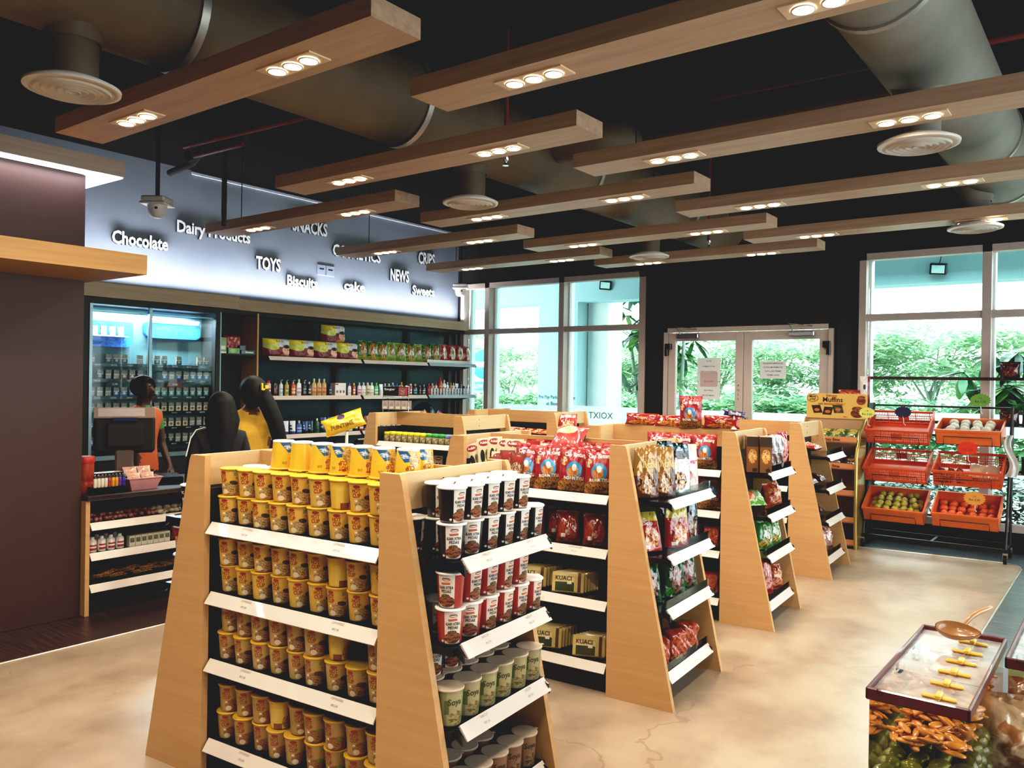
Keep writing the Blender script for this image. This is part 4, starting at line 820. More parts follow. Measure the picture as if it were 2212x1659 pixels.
for i,(nm,a,b_) in enumerate(packs):
    m=uvmat('pack_%d'%i,a if isinstance(a,str) else a,[('r',.5,.76,.5,.24,('b0a090','5a4438'),10),('e',.5,.3,.3,.16,b_),('r',.5,.52,.5,.03,'efe8e0')],.35)
    g=G(); g.box((0,-.027,0),(.022,.027,.085)); 
    g.add([(.0225,-.027,0),(.0225,.027,0),(.0225,.027,.085),(.0225,-.027,.085)],[(0,1,2,3)],1,[[(0,0),(1,0),(1,1),(0,1)]])
    pk.append((nm,g.mesh('small_pack',[M('pack_side_%d'%i,'6a5a50',.5),m])))
RN=['lowest','second','third','fourth','fifth','top']; PAT=[[2,2,2,6,6,6,5,5,5,6,6,0,0,0,0,0],[2,2,6,6,6,6,0,6,6,4,4,4,4,0,0,0],[5,5,5,3,5,5,0,4,4,4,4,4,4,4,4,4],[0,0,0,2,2,2,2,3,1,1,1,1,1,1,1,1],[6,6,0,0,3,3,3,3,0,2,0,2,0,2,2,2],[0,6,6,6,6,0,0,6,6,6,6,6,0,0,6,6]]
for r,z in enumerate(rows):
    for i in range(16):
        y=3.775+.0785*i
        if i>=7: y+=.02
        if (r==5 and i in (1,5,10,12,13)) or (r==4 and i in (0,8,)): continue
        nm,me=pk[PAT[r][i]]
        single('small_pack',me,'%s small pack, %s from left in the %s row of the glass cabinet'%(nm,ORD[i],RN[r]),'small pack',(-7.835,y,z),group='small packs in the glass cabinet')
for i in range(4): single('small_pack',pk[0][1],'small pack, %s from left, before the blue lit panel'%ORD[i],'small pack',(-7.9,3.83+.085*i,1.97),group='packs before the blue panel')
g=G(); g.box((-7.93,3.74,1.955),(-7.85,4.15,1.968)); ob('pack_shelf',g.fix('pack_shelf',[mWhite]),c)
# price plates
for k,(y,z,col) in enumerate(((3.98,1.47,'1a1a1c'),(4.6,1.47,'7a1c20'))):
    g=G(); g.prism([(y+.09*math.cos(a),z+.07*math.sin(a)) for a in [PI*t/10 for t in range(11)]],-7.79,-7.785,'x'); put_text(g,'12.00',.018,lambda u,v:(-7.784,y+u,z+.02+v),1)
    single('price_plate',g.mesh('plate',[M('plate_%d'%k,col,.4),mWhite]),'%s half-round price plate above a row of packs'%('black','dark red')[k],'price sign')
for r,z in enumerate(rows):
    g=G()
    for i in range(8): put_text(g,'RM17.00',.011,lambda u,v,i=i:(-7.7955,3.82+.157*i+u,z-.024+v),0)
    ob('price_lettering',g.mesh('price_lettering',[mWhite]),c)
# narrow open shelf bay
g=G(); g.box((XL+.005,CY1+.05,0),(XL+.02,5.54,2.31)); g.box((XL+.02,CY1+.05,1.82),(-7.74,5.53,1.838)); g.box((XL+.02,CY1+.05,.85),(-7.74,5.53,.87)); g.box((XL+.02,CY1+.05,2.27),(-7.74,5.53,2.31)); p=G(); p.box((XL+.02,5.53,0),(-7.72,5.55,2.29)); q=G(); q.box((-7.745,CY1+.05,.0),(-7.72,CY1+.062,2.27))
thing('open_shelf_bay',[('shelves',g.fix('shelves',[mBlack])),('oak_upright',p.fix('up',[mSide])),('alu_upright',q.fix('alu',[mTeal]))],'narrow black shelf bay with an oak edge right of the glass cabinet','shelving unit')
def simplebox(w,d,h,base,layers,side,texts=(),tm=None,nm=''): return carton(w,d,h,uvmat('print_'+nm,base,layers,.4,coat=.3),M('side_'+nm,side,.5),texts,tm)
B1_=simplebox(.1,.06,.17,'7d9a5a',[('r',.5,.35,.35,.12,'d8d8c0'),('r',.5,.05,.5,.05,'e8e4d8')],'5f7a44',(),None,'green_box')
B2_=simplebox(.14,.1,.06,'5a8a3a',[('e',.4,.5,.25,.4,'8db04a')],'3f6a2c',(),None,'low_green'); B3_=simplebox(.17,.1,.04,'2f6a6c',[('r',.6,.4,.3,.2,'9ac4c0')],'1f4a4c',[('Biocheer',.6,.3,.02,.1)],mWTxt,'teal')
RX=PI/2
single('carton',B1_,'tall green carton on the narrow shelf bay beside the glass cabinet','carton',(-7.8,5.13,1.838),rz=RX); single('carton',B2_,'low green carton beside the tall one on the narrow bay','carton',(-7.8,5.26,1.838),rz=RX); single('carton',B3_,'flat teal carton at the right of the narrow bay','carton',(-7.79,5.43,1.838),rz=RX)
single('gift_bag',bag('block',.2,.2,.1,uvmat('red_bag','a02a24',[('r',.75,.45,.25,.45,('b87a68','a03a30'),9)],.3,coat=.5,crinkle=.5),[],None,301),'red shiny bag behind the cartons on the narrow bay','bag',(-7.9,5.33,1.84),rz=RX)
single('carton',simplebox(.07,.05,.05,'3a4a48',[],'2a3a38',(),None,'dk'),'small dark box on top of the flat teal carton','carton',(-7.79,5.38,1.88),rz=RX)
# main shelving
g=G(); g.box((XL+.004,5.55,.1),(XL+.012,9.2,2.31)); mBk=M('shelf_back_blue','1e2f38',.35,.5,var=.25,scale=1.2)
for z0 in (1.02,1.2,1.46,1.62,1.9,2.08): g.box((XL+.012,5.56,z0),(XL+.017,9.15,z0+.008))
e=thing('wall_shelving',[('back_panel',g.fix('back',[mBk]))],'long black wall shelving of bottles, diapers and chips under the oak cornice','shelving unit')
for y in (5.6,6.90,8.16,9.02):
    g=G(); g.box((XL+.012,y-.028,0),(XL+.06,y+.028,2.25 if y>6 else 2.3)); ob('upright',g.fix('upright',[mBlack]),e)
g=G(); g.box((XL+.01,5.55,0),(-7.75,9.2,.12)); ob('plinth',g.fix('plinth',[mBlack]),e); g=G(); g.box((XL+.01,5.55,2.27),(-7.85,9.2,2.31)); ob('top_cover',g.fix('top_cover',[mBlack]),e)
segs=[(5.6,6.98),(7.0,8.17),(8.19,9.2)]; SX_=-7.62
for z in (1.82,1.38,.94,.5):
    for k,(a,b_) in enumerate(segs):
        g=G(); g.box((XL+.06,a,z-.022),(SX_-.0,b_,z-.002)); 
        for yb in (a+.04,b_-.05): g.prism([(XL+.06,z-.022),(SX_-.02,z-.022),(SX_-.1,z-.05),(XL+.06,z-.1)],yb,yb+.01,'y')
        s_=ob('shelf_deck',g.fix('deck',[mBlackG]),e)
        t=G(); t.prism([(SX_-.004,z+.004),(SX_+.03,z-.04),(SX_+.026,z-.043),(SX_-.008,z-.001)],a+.01,b_-.01,'y'); ob('price_strip',t.fix('price_strip',[mStrip if k<2 else M('cool_strip','b4c4cc',.4)]),s_)
# upper shelf
dm=uvmat('diaper_pack','7d2a34',[('r',.5,.78,.5,.24,'c9d0d6'),('e',.2,.85,.3,.2,'e0d23c'),('e',.25,.55,.25,.2,('d8dc6a','c0ca5a'),6),('e',.80,.35,.17,.22,'e0b090'),('e',.8,.56,.13,.10,'2a1c18'),('e',.80,.02,.25,.16,'c98a70'),('e',.74,.38,.02,.03,'2a1c18'),('e',.85,.38,.02,.03,'2a1c18')],.35,coat=.5,crinkle=.15)
dp=bag('block',.33,.205,.17,dm,[('Baby Like',.52,.80,.022,.19)],mCupRed,207)
for i,(y,z) in enumerate(((5.78,1.822),(6.13,1.822),(6.48,1.822),(6.81,1.822),(6.60,2.023))):
    single('diaper_pack',dp,('diaper pack with a baby face, %s from left on the upper wall shelf'%ORD[i]) if i<4 else 'diaper pack with a baby face stacked on top of the others','diaper pack',(-7.74,y,z),rz=RX,group='diaper packs')
gm=uvmat('green_chip_bag','2f6a2a',[('e',.55,.55,.33,.36,('d8a040','6a3a1c'),9),('e',.6,.5,.14,.18,('efe8d8','6a4a2a'),8),('r',.5,.12,.5,.08,('6a9a2a','d8a040'),8)],.25,coat=.6,crinkle=.5)
gm2=uvmat('green_chip_bag_2','7d9a2e',[('e',.5,.55,.3,.34,('b88a48','5a2a1c'),9),('e',.55,.5,.18,.16,('f0e8e0','5a3a2a'),6)],.25,coat=.6,crinkle=.5)
rm=uvmat('red_chip_bag_wall','a02228',[('e',.65,.5,.3,.38,('f0e6d0','a8843c'),5),('e',.65,.55,.1,.12,'4a3a28')],.25,coat=.6,crinkle=.5)
ga=[bag('pillow',.18,.245,.09,m,[],None,s) for m,s in ((gm,101),(gm2,102),(rm,103))]
for i in range(13):
    me=ga[2] if i>8 else ga[(0,0,0,1,1,0,1,0,0)[i]]
    single('chip_bag',me,('red' if i>8 else 'green')+' chip bag, %s from left on the upper wall shelf'%ORD[i],'chip bag',(-7.72,7.08+.167*i,1.822+(.02 if i>7 else 0)),rot=(-.08,0,RX-(.3 if i%3 else 0)),group='chip bags on the upper wall shelf')
g=G(); g.box((-7.66,8.2,1.822),(-7.655,9.1,1.865)); g.box((-7.8,8.2,1.822),(-7.655,9.1,1.826)); single('shelf_tray',g.fix('tray',[mWhite]),'white display tray under the red chip bags','tray')
# bottles
def bottle(kind,r,h,col,cap,lab):
    m=uvmat('bottle_%s_%s'%(col,lab),col,[('r',.5,.38,.16,.22,lab),('r',.5,.4,.5,.06,col)],.3,coat=.6); c=M('cap_'+cap,cap,.35)
    g=G(); k=G()
    if kind=='round': g.lathe([(r*.9,0),(r,.008),(r,h*.68),(r*.75,h*.8),(r*.4,h*.84)],16); k.lathe([(r*.45,h*.83),(r*.45,h*.98),(r*.35,h)],14)
    elif kind=='flat':
        X=Matrix.Diagonal((1.25,.6,1,1)); g.lathe([(r*.85,0),(r,.01),(r*1.05,h*.4),(r*.9,h*.72),(r*.3,h*.8)],18,X=X); k.lathe([(r*.4,h*.79),(r*.42,h*.95),(r*.3,h)],12)
    elif kind=='tube':
        n=18; V=[];F=[]
        def fn(u,v): a=2*PI*u; q=v**1.0; return (r*(1+.25*q)*math.cos(a),r*(1-q*.93)*math.sin(a),.03+v*(h-.03))
        g.grid(18,6,fn,0); k.lathe([(r*.95,0),(r*1.0,.03),(r,.032)],18)
    elif kind=='spray': g.lathe([(r*.95,0),(r,.004),(r,h*.78),(r*.7,h*.84)],16); k.lathe([(r*.72,h*.83),(r*.74,h*.98),(r*.6,h)],14)
    else:
        X=Matrix.Diagonal((1,.7,1,1)); g.lathe([(r*.9,0),(r,.01),(r,h*.62),(r*.55,h*.72),(r*.3,h*.74)],16,X=X); k.tube([(0,0,h*.74),(0,0,h*.9),(0,-r*.9,h*.93)],r*.2,8); k.lathe([(r*.4,h*.73),(r*.4,h*.79)],12)
    return g.mesh('bottle_body',[m]),k.fix('bottle_cap',[c])
BT={}
def bt(*a):
    if a not in BT: BT[a]=bottle(*a)
    return BT[a]
CN={'b8303a':'pink-red','2a1a18':'black-brown','d8d8dc':'white','c8a84a':'yellow','c8602c':'orange','e8e4e0':'white','181a1e':'black','e0dcd8':'white','c85a7a':'pink','e4e2e4':'white','58b060':'green','2c5aa8':'blue','d0a020':'golden','c04a5a':'rose','1c2024':'black','a03028':'red','e0a098':'pale pink','b8341c':'red-orange','e8e0d8':'cream','c8a060':'tan','e6d8c8':'cream','dfe4e8':'white','1c3458':'navy','8a2a24':'dark red','28408c':'royal blue','4a4aa0':'violet blue','2c6a3c':'green','d8e0e8':'pale blue'}
mid=[(5.67,'spray',.028,.17,'e0c8c4','b8303a','b8303a'),(5.76,'pump',.03,.21,'2a1a18','2a1a18','7a2a24'),(5.84,'pump',.026,.19,'d8d8dc','d8d8dc','a8b8b0'),(5.92,'pump',.028,.19,'c8a84a','e0dcd8','5a8a5a'),(6.01,'pump',.03,.19,'c8602c','e0dcd8','e8c8a0'),(6.09,'flat',.028,.19,'e8e4e0','e8e4e0','c8a0a0'),(6.17,'pump',.026,.19,'181a1e','e0dcd8','7a8a90'),(6.24,'round',.024,.16,'181a1e','c8c8cc','b0a8a0'),(6.31,'flat',.028,.20,'c8a060','e8d8a8','d07030'),(6.385,'flat',.028,.20,'c8a060','e8d8a8','b8401c'),(6.46,'flat',.028,.20,'c8a060','e8d8a8','c85a20'),
 (6.55,'round',.025,.15,'181a1e','181a1e','7a8a8a'),(6.86,'flat',.022,.15,'e4e2e4','c85a7a','e0b8c0'),(6.93,'round',.022,.15,'c8602c','e8d8a8','e8e4e0'),(7.02,'flat',.024,.16,'e4c8d4','e8e4e0','c85a7a'),(7.09,'flat',.03,.16,'e8e4e0','e8e4e0','c8c8a8'),(7.16,'round',.03,.16,'d8c8a8','e8e4e0','8a8a60'),(7.23,'flat',.03,.16,'e8e4e0','e8e4e0','d8b8a0'),(7.31,'flat',.026,.16,'58b060','78c080','d0e8c0'),(7.39,'tube',.026,.14,'e8e4e0','e8e4e0','a8c0d8'),(7.46,'flat',.028,.15,'e4e2e4','d8d8dc','4a7ab0'),(7.53,'flat',.028,.15,'e4e2e4','d8d8dc','c0d4e4'),(7.60,'round',.026,.16,'2c5aa8','d8d8dc','c8d8e8'),(7.67,'round',.026,.15,'2c5aa8','2c5aa8','e0e8f0'),(7.76,'flat',.03,.17,'d0a020','d0a020','e8d890'),(7.86,'spray',.018,.13,'d8d8dc','e8e4e0','181a1e'),(7.93,'spray',.023,.15,'c04a5a','e8c8cc','e8e4e0'),(8.02,'flat',.03,.15,'1c2024','c8d0d4','6ab0b8'),(8.11,'spray',.02,.13,'1c2024','7a8084','c0707a'),(8.19,'flat',.024,.14,'1c2024','b8c4c8','b0bcc0'),
 (8.28,'round',.03,.16,'a03028','a03028','c8504a'),(8.36,'round',.026,.16,'e0a098','e8dcd4','c04a3c'),(8.43,'round',.024,.16,'e8e4e0','c04a5a','c04a5a'),(8.51,'round',.034,.25,'b8341c','a02a20','d8a03c'),(8.60,'flat',.032,.21,'e8e0d8','e8e0d8','c8a088'),(8.67,'flat',.024,.18,'e8e4e0','e8e4e0','b87a8a'),(8.74,'round',.024,.17,'c8a060','d0a020','8a6a20'),(8.80,'flat',.024,.17,'e6d8c8','e6d8c8','c8a060'),(8.87,'tube',.03,.16,'dfe4e8','dfe4e8','5a8a6a'),(8.945,'flat',.034,.20,'1c3458','141c28','6a9ac0'),(9.02,'spray',.024,.15,'8a2a24','e8e4e0','e0c8c0')]
for i,(y,k,r,h,c_,cp,lb) in enumerate(mid):
    b_,c2=bt(k,r,h,c_,cp,lb); j=i
    thing('toiletry_bottle',[('bottle_body',b_),('bottle_cap',c2)],'%s bottle, %s from left on the middle wall shelf'%(CN.get(c_,'pale'),ORD[j] if j<35 else ['sixth from right, last part','fifth from the end','fourth from the end','third from the end','second from the end','end one'][j-35]),'bottle',(-7.70,y,1.382),rz=RX,group='toiletry bottles on the middle wall shelf')
single('soap_carton',carton(.17,.08,.15,uvmat('soap_box','e8e0de',[('e',.2,.3,.09,.12,'a05a50'),('e',.5,.3,.09,.12,'8a4a48'),('e',.8,.3,.09,.12,'a05a50'),('r',.15,.9,.15,.06,'c04a5a')],.4),M('soap_side','d8c8c4',.5)),'white carton with three round pictures on the middle wall shelf','carton',(-7.72,6.70,1.382),rz=RX)
sm=[bt('round',.015,.11,'dfe4e8',c_,l) for c_,l in (('8a2a24','c8d0d8'),('2c6a3c','c8d0d8'),('a03028','e8e4e0'),('1c3458','b8c8d8'))]
for i in range(14): 
    b_,c2=sm[0 if i<8 else 3]
    single('vial_dummy',None,'','') if 0 else thing('small_vial',[('bottle_body',b_),('bottle_cap',c2)],'small white vial, %s from left at the far end of the middle wall shelf'%ORD[i],'bottle',(-7.66,8.30+.062*i,1.384),rz=RX,group='small white vials')
low=[(5.68,'tube',.035,.15,'d8e0e8','2c4a8c','2c5aa8'),(5.80,'tube',.035,.15,'e8e4e0','2c6a3c','58b060'),(5.91,'tube',.035,.15,'dfe4e8','28408c','4a4aa0'),(6.01,'tube',.033,.15,'dfe4e8','4a4aa0','28408c'),(6.10,'flat',.03,.15,'2c5aa8','e0dcd8','a0b8e0'),(6.19,'tube',.03,.14,'28408c','181a1e','c8d0e8'),(6.27,'tube',.03,.14,'1c3458','181a1e','c8d0e8'),(6.36,'round',.03,.17,'2c6a3c','e0dcd8','1c4a28'),(6.46,'tube',.036,.18,'28408c','181a1e','c8c8e0'),(6.57,'tube',.036,.18,'28408c','28408c','6a7ac0'),(6.68,'tube',.036,.18,'e0c8bc','2c5aa8','e8d8d0'),(6.79,'tube',.036,.18,'e0c8bc','28408c','c89a90'),(6.88,'flat',.03,.18,'e8e0d8','c8602c','e0a098'),(6.96,'tube',.034,.18,'e8e4e0','181a1e','2c6a3c'),(7.06,'flat',.03,.18,'a03028','181a1e','e8e4e0'),(7.15,'tube',.034,.18,'a03028','e0dcd8','181a1e'),(7.25,'round',.03,.19,'2c6a3c','e8e4e0','dfe4e8'),(7.35,'flat',.028,.17,'e8e4e0','e8e4e0','c8d070'),(7.44,'tube',.03,.17,'e8e4e0','2c6a3c','e0c8bc'),(7.53,'flat',.03,.17,'e8e4e0','2c6a3c','c8d8c0'),(7.62,'tube',.03,.17,'e0c8bc','c04a5a','c04a5a'),(7.72,'flat',.03,.16,'e8e4e0','2c5aa8','6ab0b8'),(7.82,'tube',.03,.16,'dfe4e8','1c3458','2c5aa8')]
for i,(y,k,r,h,c_,cp,lb) in enumerate(low):
    b_,c2=bt(k,r,h,c_,cp,lb); thing('toiletry_bottle',[('bottle_body',b_),('bottle_cap',c2)],'%s tube or bottle, %s from left on the lower wall shelf'%(CN.get(c_,'pale'),ORD[i]),'bottle',(-7.70,y,.942),rz=RX,group='toiletries on the lower wall shelf')
# helmets / dark round items and packs at the far end, blister rack
for i,y in enumerate((8.15,8.55)):
    g=G(); g.ball((0,0,.17),(.15,.16,.17),0,20,12); g.lathe([(.13,.02),(.15,.0),(.12,.0)],20); g.ball((.12,-.02,.14),(.04,.05,.045),1,10,8)
    single('round_toy',g.mesh('round',[mBlackG,mWhite]),'black rounded item with white front, %s on the lower wall shelf'%('left','right')[i],'toy',(-7.66,y,.942),rz=-.6) if i==0 else None
rk=bag('pillow',.22,.15,.06,uvmat('red_white_pack','b0343a',[('r',.3,.7,.4,.2,('e8dcd8','b0343a'),8)],.2,coat=.6,crinkle=.6),[],None,202)
single('sweet_pack',rk,'red and white pack tilted beside the black rounded item','snack pack',(-7.66,8.45,.99),rot=(0,.6,RX-.5))
for i,y in enumerate((8.62,8.78,8.93)):
    g=G(); g.ball((0,0,.07),(.07,.05,.07),0,14,10); g.ball((0,-.035,.07),(.05,.03,.05),1,12,8); single('soft_toy',g.mesh('toy',[mBlack,mWhite]),'small black and white round toy, %s on the lower wall shelf'%ORD[i],'toy',(-7.66,y,.942),rz=RX-.4,group='small round toys')
g=G(); w=G(); cx,cy=-5.9,5.62
w.tube([(-.135,0,0),(-.135,0,.255),(.135,0,.255),(.135,0,0)],.0035,8); w.tube([(-.135,0,.15),(.135,0,.15)],.003,6); w.tube([(-.135,.13,0),(-.135,.13,.13),(-.135,0,.13)],.003,6)
h=G(); h.box((-.132,-.003,.16),(.132,.003,.25)); put_text(h,'Energizer',.02,lambda u,v:(-.065+u,-.0045,.215+v),1,.02,0,.11); h.add([(.03,-.004,.165),(.125,-.004,.165),(.125,-.004,.245),(.03,-.004,.245)],[(0,1,2,3)],2,[[(0,0),(1,0),(1,1),(0,1)]])
RP=FA.p(-W_-.02,.30,1.265)
thing('battery_rack',[('wire_frame',w.fix('wire',[mChrome])),('header_card',h.mesh('header',[mBlack,mWTxt,uvmat('header_pic','a04a50',[('e',.4,.5,.3,.4,('c8a0a0','3a1a1c'),7)],.4)]))],'chrome wire battery rack with a black header card on the left gondola','display rack',RP,rz=.35)
bl=simplebox(.062,.014,.085,'b8a8a0',[('e',.5,.62,.3,.2,('5a4038','cfc4bc'),8),('r',.5,.2,.3,.1,'e0d8d0')],'8a7a72',(),None,'blister')
for i in range(8):
    a=i%4; r_=i//4
    m=Matrix.Translation(RP)@Matrix.Rotation(.35,4,'Z')@Matrix.Translation((-.10+.067*a,-.02+.09*r_,.03))
    o=single('blister_pack',bl,'pale blister pack, %s from left in the %s row of the battery rack'%(ORD[a],('front','back')[r_]),'blister pack',group='blister packs on the wire rack'); o.matrix_world=m
# ================================================================ SERVICE COUNTER
mTopD=M('counter_top_dark','2c1e1c',.3,coat=.4)
g=G(); g.box((-6.15,2.6,.755),(-5.42,5.4,.79),c=.006); b_=G(); b_.box((-6.1,2.66,.0),(-5.86,5.35,.755)); b_.box((-5.86,2.66,0),(-5.50,5.35,.08)); b_.box((-5.86,5.3,0),(-5.46,5.35,.755)); q=G(); q.box((-5.9,2.602,0),(-5.44,2.63,.755))
e=thing('service_counter',[('counter_top',g.fix('top',[mTopD])),('carcass',b_.fix('carcass',[mBlack])),('oak_end',q.fix('end',[mSide]))],'dark service counter with lit candy shelves in its front','counter')
for z in (.60,.40,.19):
    g=G(); g.box((-5.86,2.64,z-.022),(-5.47,5.3,z-.004)); d=ob('shelf_deck',g.fix('deck',[mBlackG]),e)
    for a,b2 in ((2.645,3.35),(3.37,4.6)):
        t=G(); t.prism([(-5.474,z+.004),(-5.44,z-.042),(-5.444,z-.045),(-5.478,z-.001)],a,b2,'y'); ob('price_strip',t.fix('strip',[mStrip]),d)
cd=G(); cd.ball((0,0,.02),(.026,.018,.018),0,8,6); cd.add([(-.026,0,.02),(-.05,-.015,.03),(-.05,.015,.01)],[(0,1,2)],0); cd.add([(.026,0,.02),(.05,-.015,.03),(.05,.015,.01)],[(0,2,1)],0)
cdm=[cd.mesh('candy',[M(n,c_,.2,coat=.8,var=.3,scale=30)]) for n,c_ in (('candy_foil','8a5048'),('candy_pale','b8a890'))]
for i in range(44):
    y=2.68+(i%22)*.032+rnd.uniform(-.01,.01); x=-5.53-.05*(i//22)+rnd.uniform(-.012,.012)
    single('wrapped_candy',cdm[0 if i%22<15 else 1],'wrapped candy piece, one of the loose heap on the upper counter shelf','candy',(x,y,.598+(.0 if i<22 else .018)),rot=(rnd.uniform(-.4,.4),rnd.uniform(-.4,.4),rnd.uniform(0,6)),group='wrapped candies on the upper counter shelf')
mb_,mc_=bottle('round',.028,.10,'e4dcd8','e8e4e0','9c2a28')
for i in range(8): thing('milk_bottle',[('bottle_body',mb_),('bottle_cap',mc_)],'small white bottle with red label, %s from left, %s row, counter shelf'%(ORD[i%4],('front','back')[i//4]),'bottle',(-5.53-.065*(i//4),2.69+.062*(i%4),.40),rz=RX,group='small white bottles on the counter shelf')
tbx=simplebox(.04,.04,.075,'cfc8b4',[('r',.5,.6,.4,.22,('3a4a2a','7a7a5a'),7)],'b8b09c',(),None,'tea')
for i in range(7): single('small_carton',tbx,'small white and green carton, %s from left on the counter shelf'%ORD[i],'carton',(-5.52,2.95+.043*i,.40),rz=RX,group='small green and white cartons')
single('snack_bag',bag('pillow',.2,.1,.08,uvmat('red_sn','a8321e',[('e',.5,.5,.3,.3,('c8603a','8a2a1a'),7)],.25,coat=.6,crinkle=.4),[],None,205),'red snack bag right of the small cartons on the counter shelf','snack bag',(-5.54,3.36,.40),rz=RX)
bars=bag('pillow',.14,.05,.02,uvmat('choc_bars',('4a2a1c','b88a2a'),[('r',.5,.5,.4,.2,('d8a83a','5a2a1a'),9)],.25,coat=.6),[],None,206,8)
for i in range(14): single('chocolate_bar',bars,'brown and gold chocolate bar, one of the loose layer on the lowest counter shelf','chocolate bar',(-5.56+rnd.uniform(-.03,.03),2.72+.055*i,.205+.012*(i%3)),rot=(-1.3+rnd.uniform(-.2,.2),rnd.uniform(-.2,.2),RX+rnd.uniform(-.5,.5)),group='chocolate bars on the lowest counter shelf')
# things on the counter
ct=.79
g=G(); g.lathe([(.05,0),(.055,.01),(.055,.07),(.05,.08),(.055,.09),(.055,.2)],20); l=G(); l.lathe([(.057,.2),(.06,.205),(.06,.24),(.055,.245)],20)
thing('plastic_jar',[('jar_body',g.fix('b',[M('jar_red','a8402c',.3,coat=.5,var=.2,scale=20)])),('jar_lid',l.fix('l',[M('jar_red_lid','b8342a',.35)]))],'red plastic jar at the left end of the counter','jar',(-5.62,2.68,ct))
g=G(); g.box((-.05,-.11,0),(.05,.11,.045),c=.004)
single('lighter_tray',g.fix('tray',[mBlackG]),'low black tray holding a row of lighters on the counter','tray',(-5.5,2.77,ct))
lc=[('white','d8ccb8')]*4+[('red','a8302a'),('amber','d8952c'),('amber','d8952c'),('purple','6a2a8a'),('blue','2a2a9a')]
for i,(n,c_) in enumerate(lc):
    g=G(); g.lathe([(.007,0),(.0085,.004),(.0085,.055),(.007,.06)],12,X=Matrix.Diagonal((1,1.4,1,1))); k=G(); k.box((-.007,-.009,.06),(.007,.009,.078),c=.002); k.tube([(0,-.008,.078),(0,.002,.083)],.004,6)
    thing('lighter',[('lighter_body',g.fix('b',[M('lighter_'+n,c_,.2,coat=.8)])),('lighter_top',k.fix('k',[mChrome]))],'%s cigarette lighter, %s from left in the counter tray'%(n,ORD[i]),'lighter',(-5.47,2.675+.024*i,ct+.045),group='lighters in the tray')
g=G(); P=[(.09,.0),(.11,.08)]
def basket(): 
    g=G(); a,b2,h=(.10,.075,.075)
    for k in range(4):
        pass
    V=[(-.09,-.06,0),(.09,-.06,0),(.09,.06,0),(-.09,.06,0),(-.12,-.085,.08),(.12,-.085,.08),(.12,.085,.08),(-.12,.085,.08)]
    g.add(V,[(0,3,2,1),(0,1,5,4),(1,2,6,5),(2,3,7,6),(3,0,4,7)],0); g.tube([V[4],V[5],V[6],V[7]],.005,8,closed=True,sm=True); return g.mesh('basket',[M('pink_plastic','d89aa0',.35)])
single('basket',basket(),'pink plastic basket of wrapped snacks on the counter','basket',(-5.56,3.03,ct),rz=RX)
for i in range(4): single('wrapped_snack',bag('pillow',.1,.07,.035,uvmat('wrapped_snack','d8b0a4',[('e',.5,.5,.35,.3,('e8c090','c87a7a'),7)],.2,coat=.6),[],None,210+i,8),'pale wrapped snack, %s in the pink basket'%ORD[i],'snack',(-5.53-.05*(i//2),2.98+.1*(i%2),ct+.05+.04*(i//2)),rot=(-.5,0,RX),group='wrapped snacks in the pink basket')
g=G(); g.box((-.06,-.14,0),(.06,.14,.12),c=.01); g.add([(-.045,-.1,.121),(.045,-.1,.121),(.045,.1,.121),(-.045,.1,.121)],[(0,1,2,3)],1)
single('gum_display',g.fix('g',[mBlackG,M('cream_oval','d8ccb0',.4)]),'black boxy sweet dispenser behind the lighter tray','dispenser',(-5.66,2.85,ct))
# POS monitor
g=G(); g.box((-.2,-.025,.24),(.2,.02,.50),c=.02); g.box((-.12,-.06,.28),(.12,-.02,.46),c=.015)
n=G(); n.box((-.06,-.03,.03),(.06,.03,.27),c=.012); n.lathe([(.12,0),(.12,.012),(.05,.03)],24)
d=G(); d.box((-.20,-.004,0),(.20,.008,.10),c=.003); d.add([(-.17,-.0055,.012),(.13,-.0055,.012),(.13,-.0055,.088),(-.17,-.0055,.088)],[(0,1,2,3)],1)
pm=thing('till_monitor',[('screen_housing',g.fix('g',[mBlack])),('stand',n.fix('n',[M('till_grey','6a5a50',.5)]))],'black till monitor with grey top display facing the customers','monitor',(-5.72,3.0,ct),rz=RX-.45)
o=ob('top_display',d.fix('d',[M('till_brown','8a7264',.4),M('till_panel','b0a49c',.5)]),pm,(0,-.03,.49)); o.rotation_euler=(-.75,0,0)
bz=G(); bz.box((-.08,-.065,.47),(.08,-.055,.495)); ob('led_display',bz.fix('bz',[M('led_blue','1c2448',.3)]),pm)
g=G(); g.box((-.17,-.16,0),(.17,.16,.05),c=.008); single('cash_drawer',g.fix('c',[mBlackG]),'flat black till base beside the monitor','till drawer',(-5.82,3.3,ct),rz=RX-.4)
g=G(); g.box((-.04,-.05,0),(.04,.05,.17),c=.02); g.box((-.03,-.06,.05),(.03,-.045,.12),c=.005); g.ball((0,0,.16),(.035,.045,.03),0); single('receipt_printer',g.fix('c',[mBlackG]),'small black receipt printer right of the till monitor','printer',(-5.75,3.62,ct),rz=RX-.5)
g=G(); g.box((-.1,-.05,0),(.1,.05,.1)); g.add([(-.06,-.051,.03),(.06,-.051,.03),(.06,-.051,.08),(-.06,-.051,.08)],[(0,1,2,3)],1); single('sweet_box',g.mesh('s',[M('dark_green_box','16281a',.3,coat=.5),M('yl','a8a868',.4)]),'dark green sweet box at the counter edge below the printer','box',(-5.52,3.52,ct),rz=RX-.2)
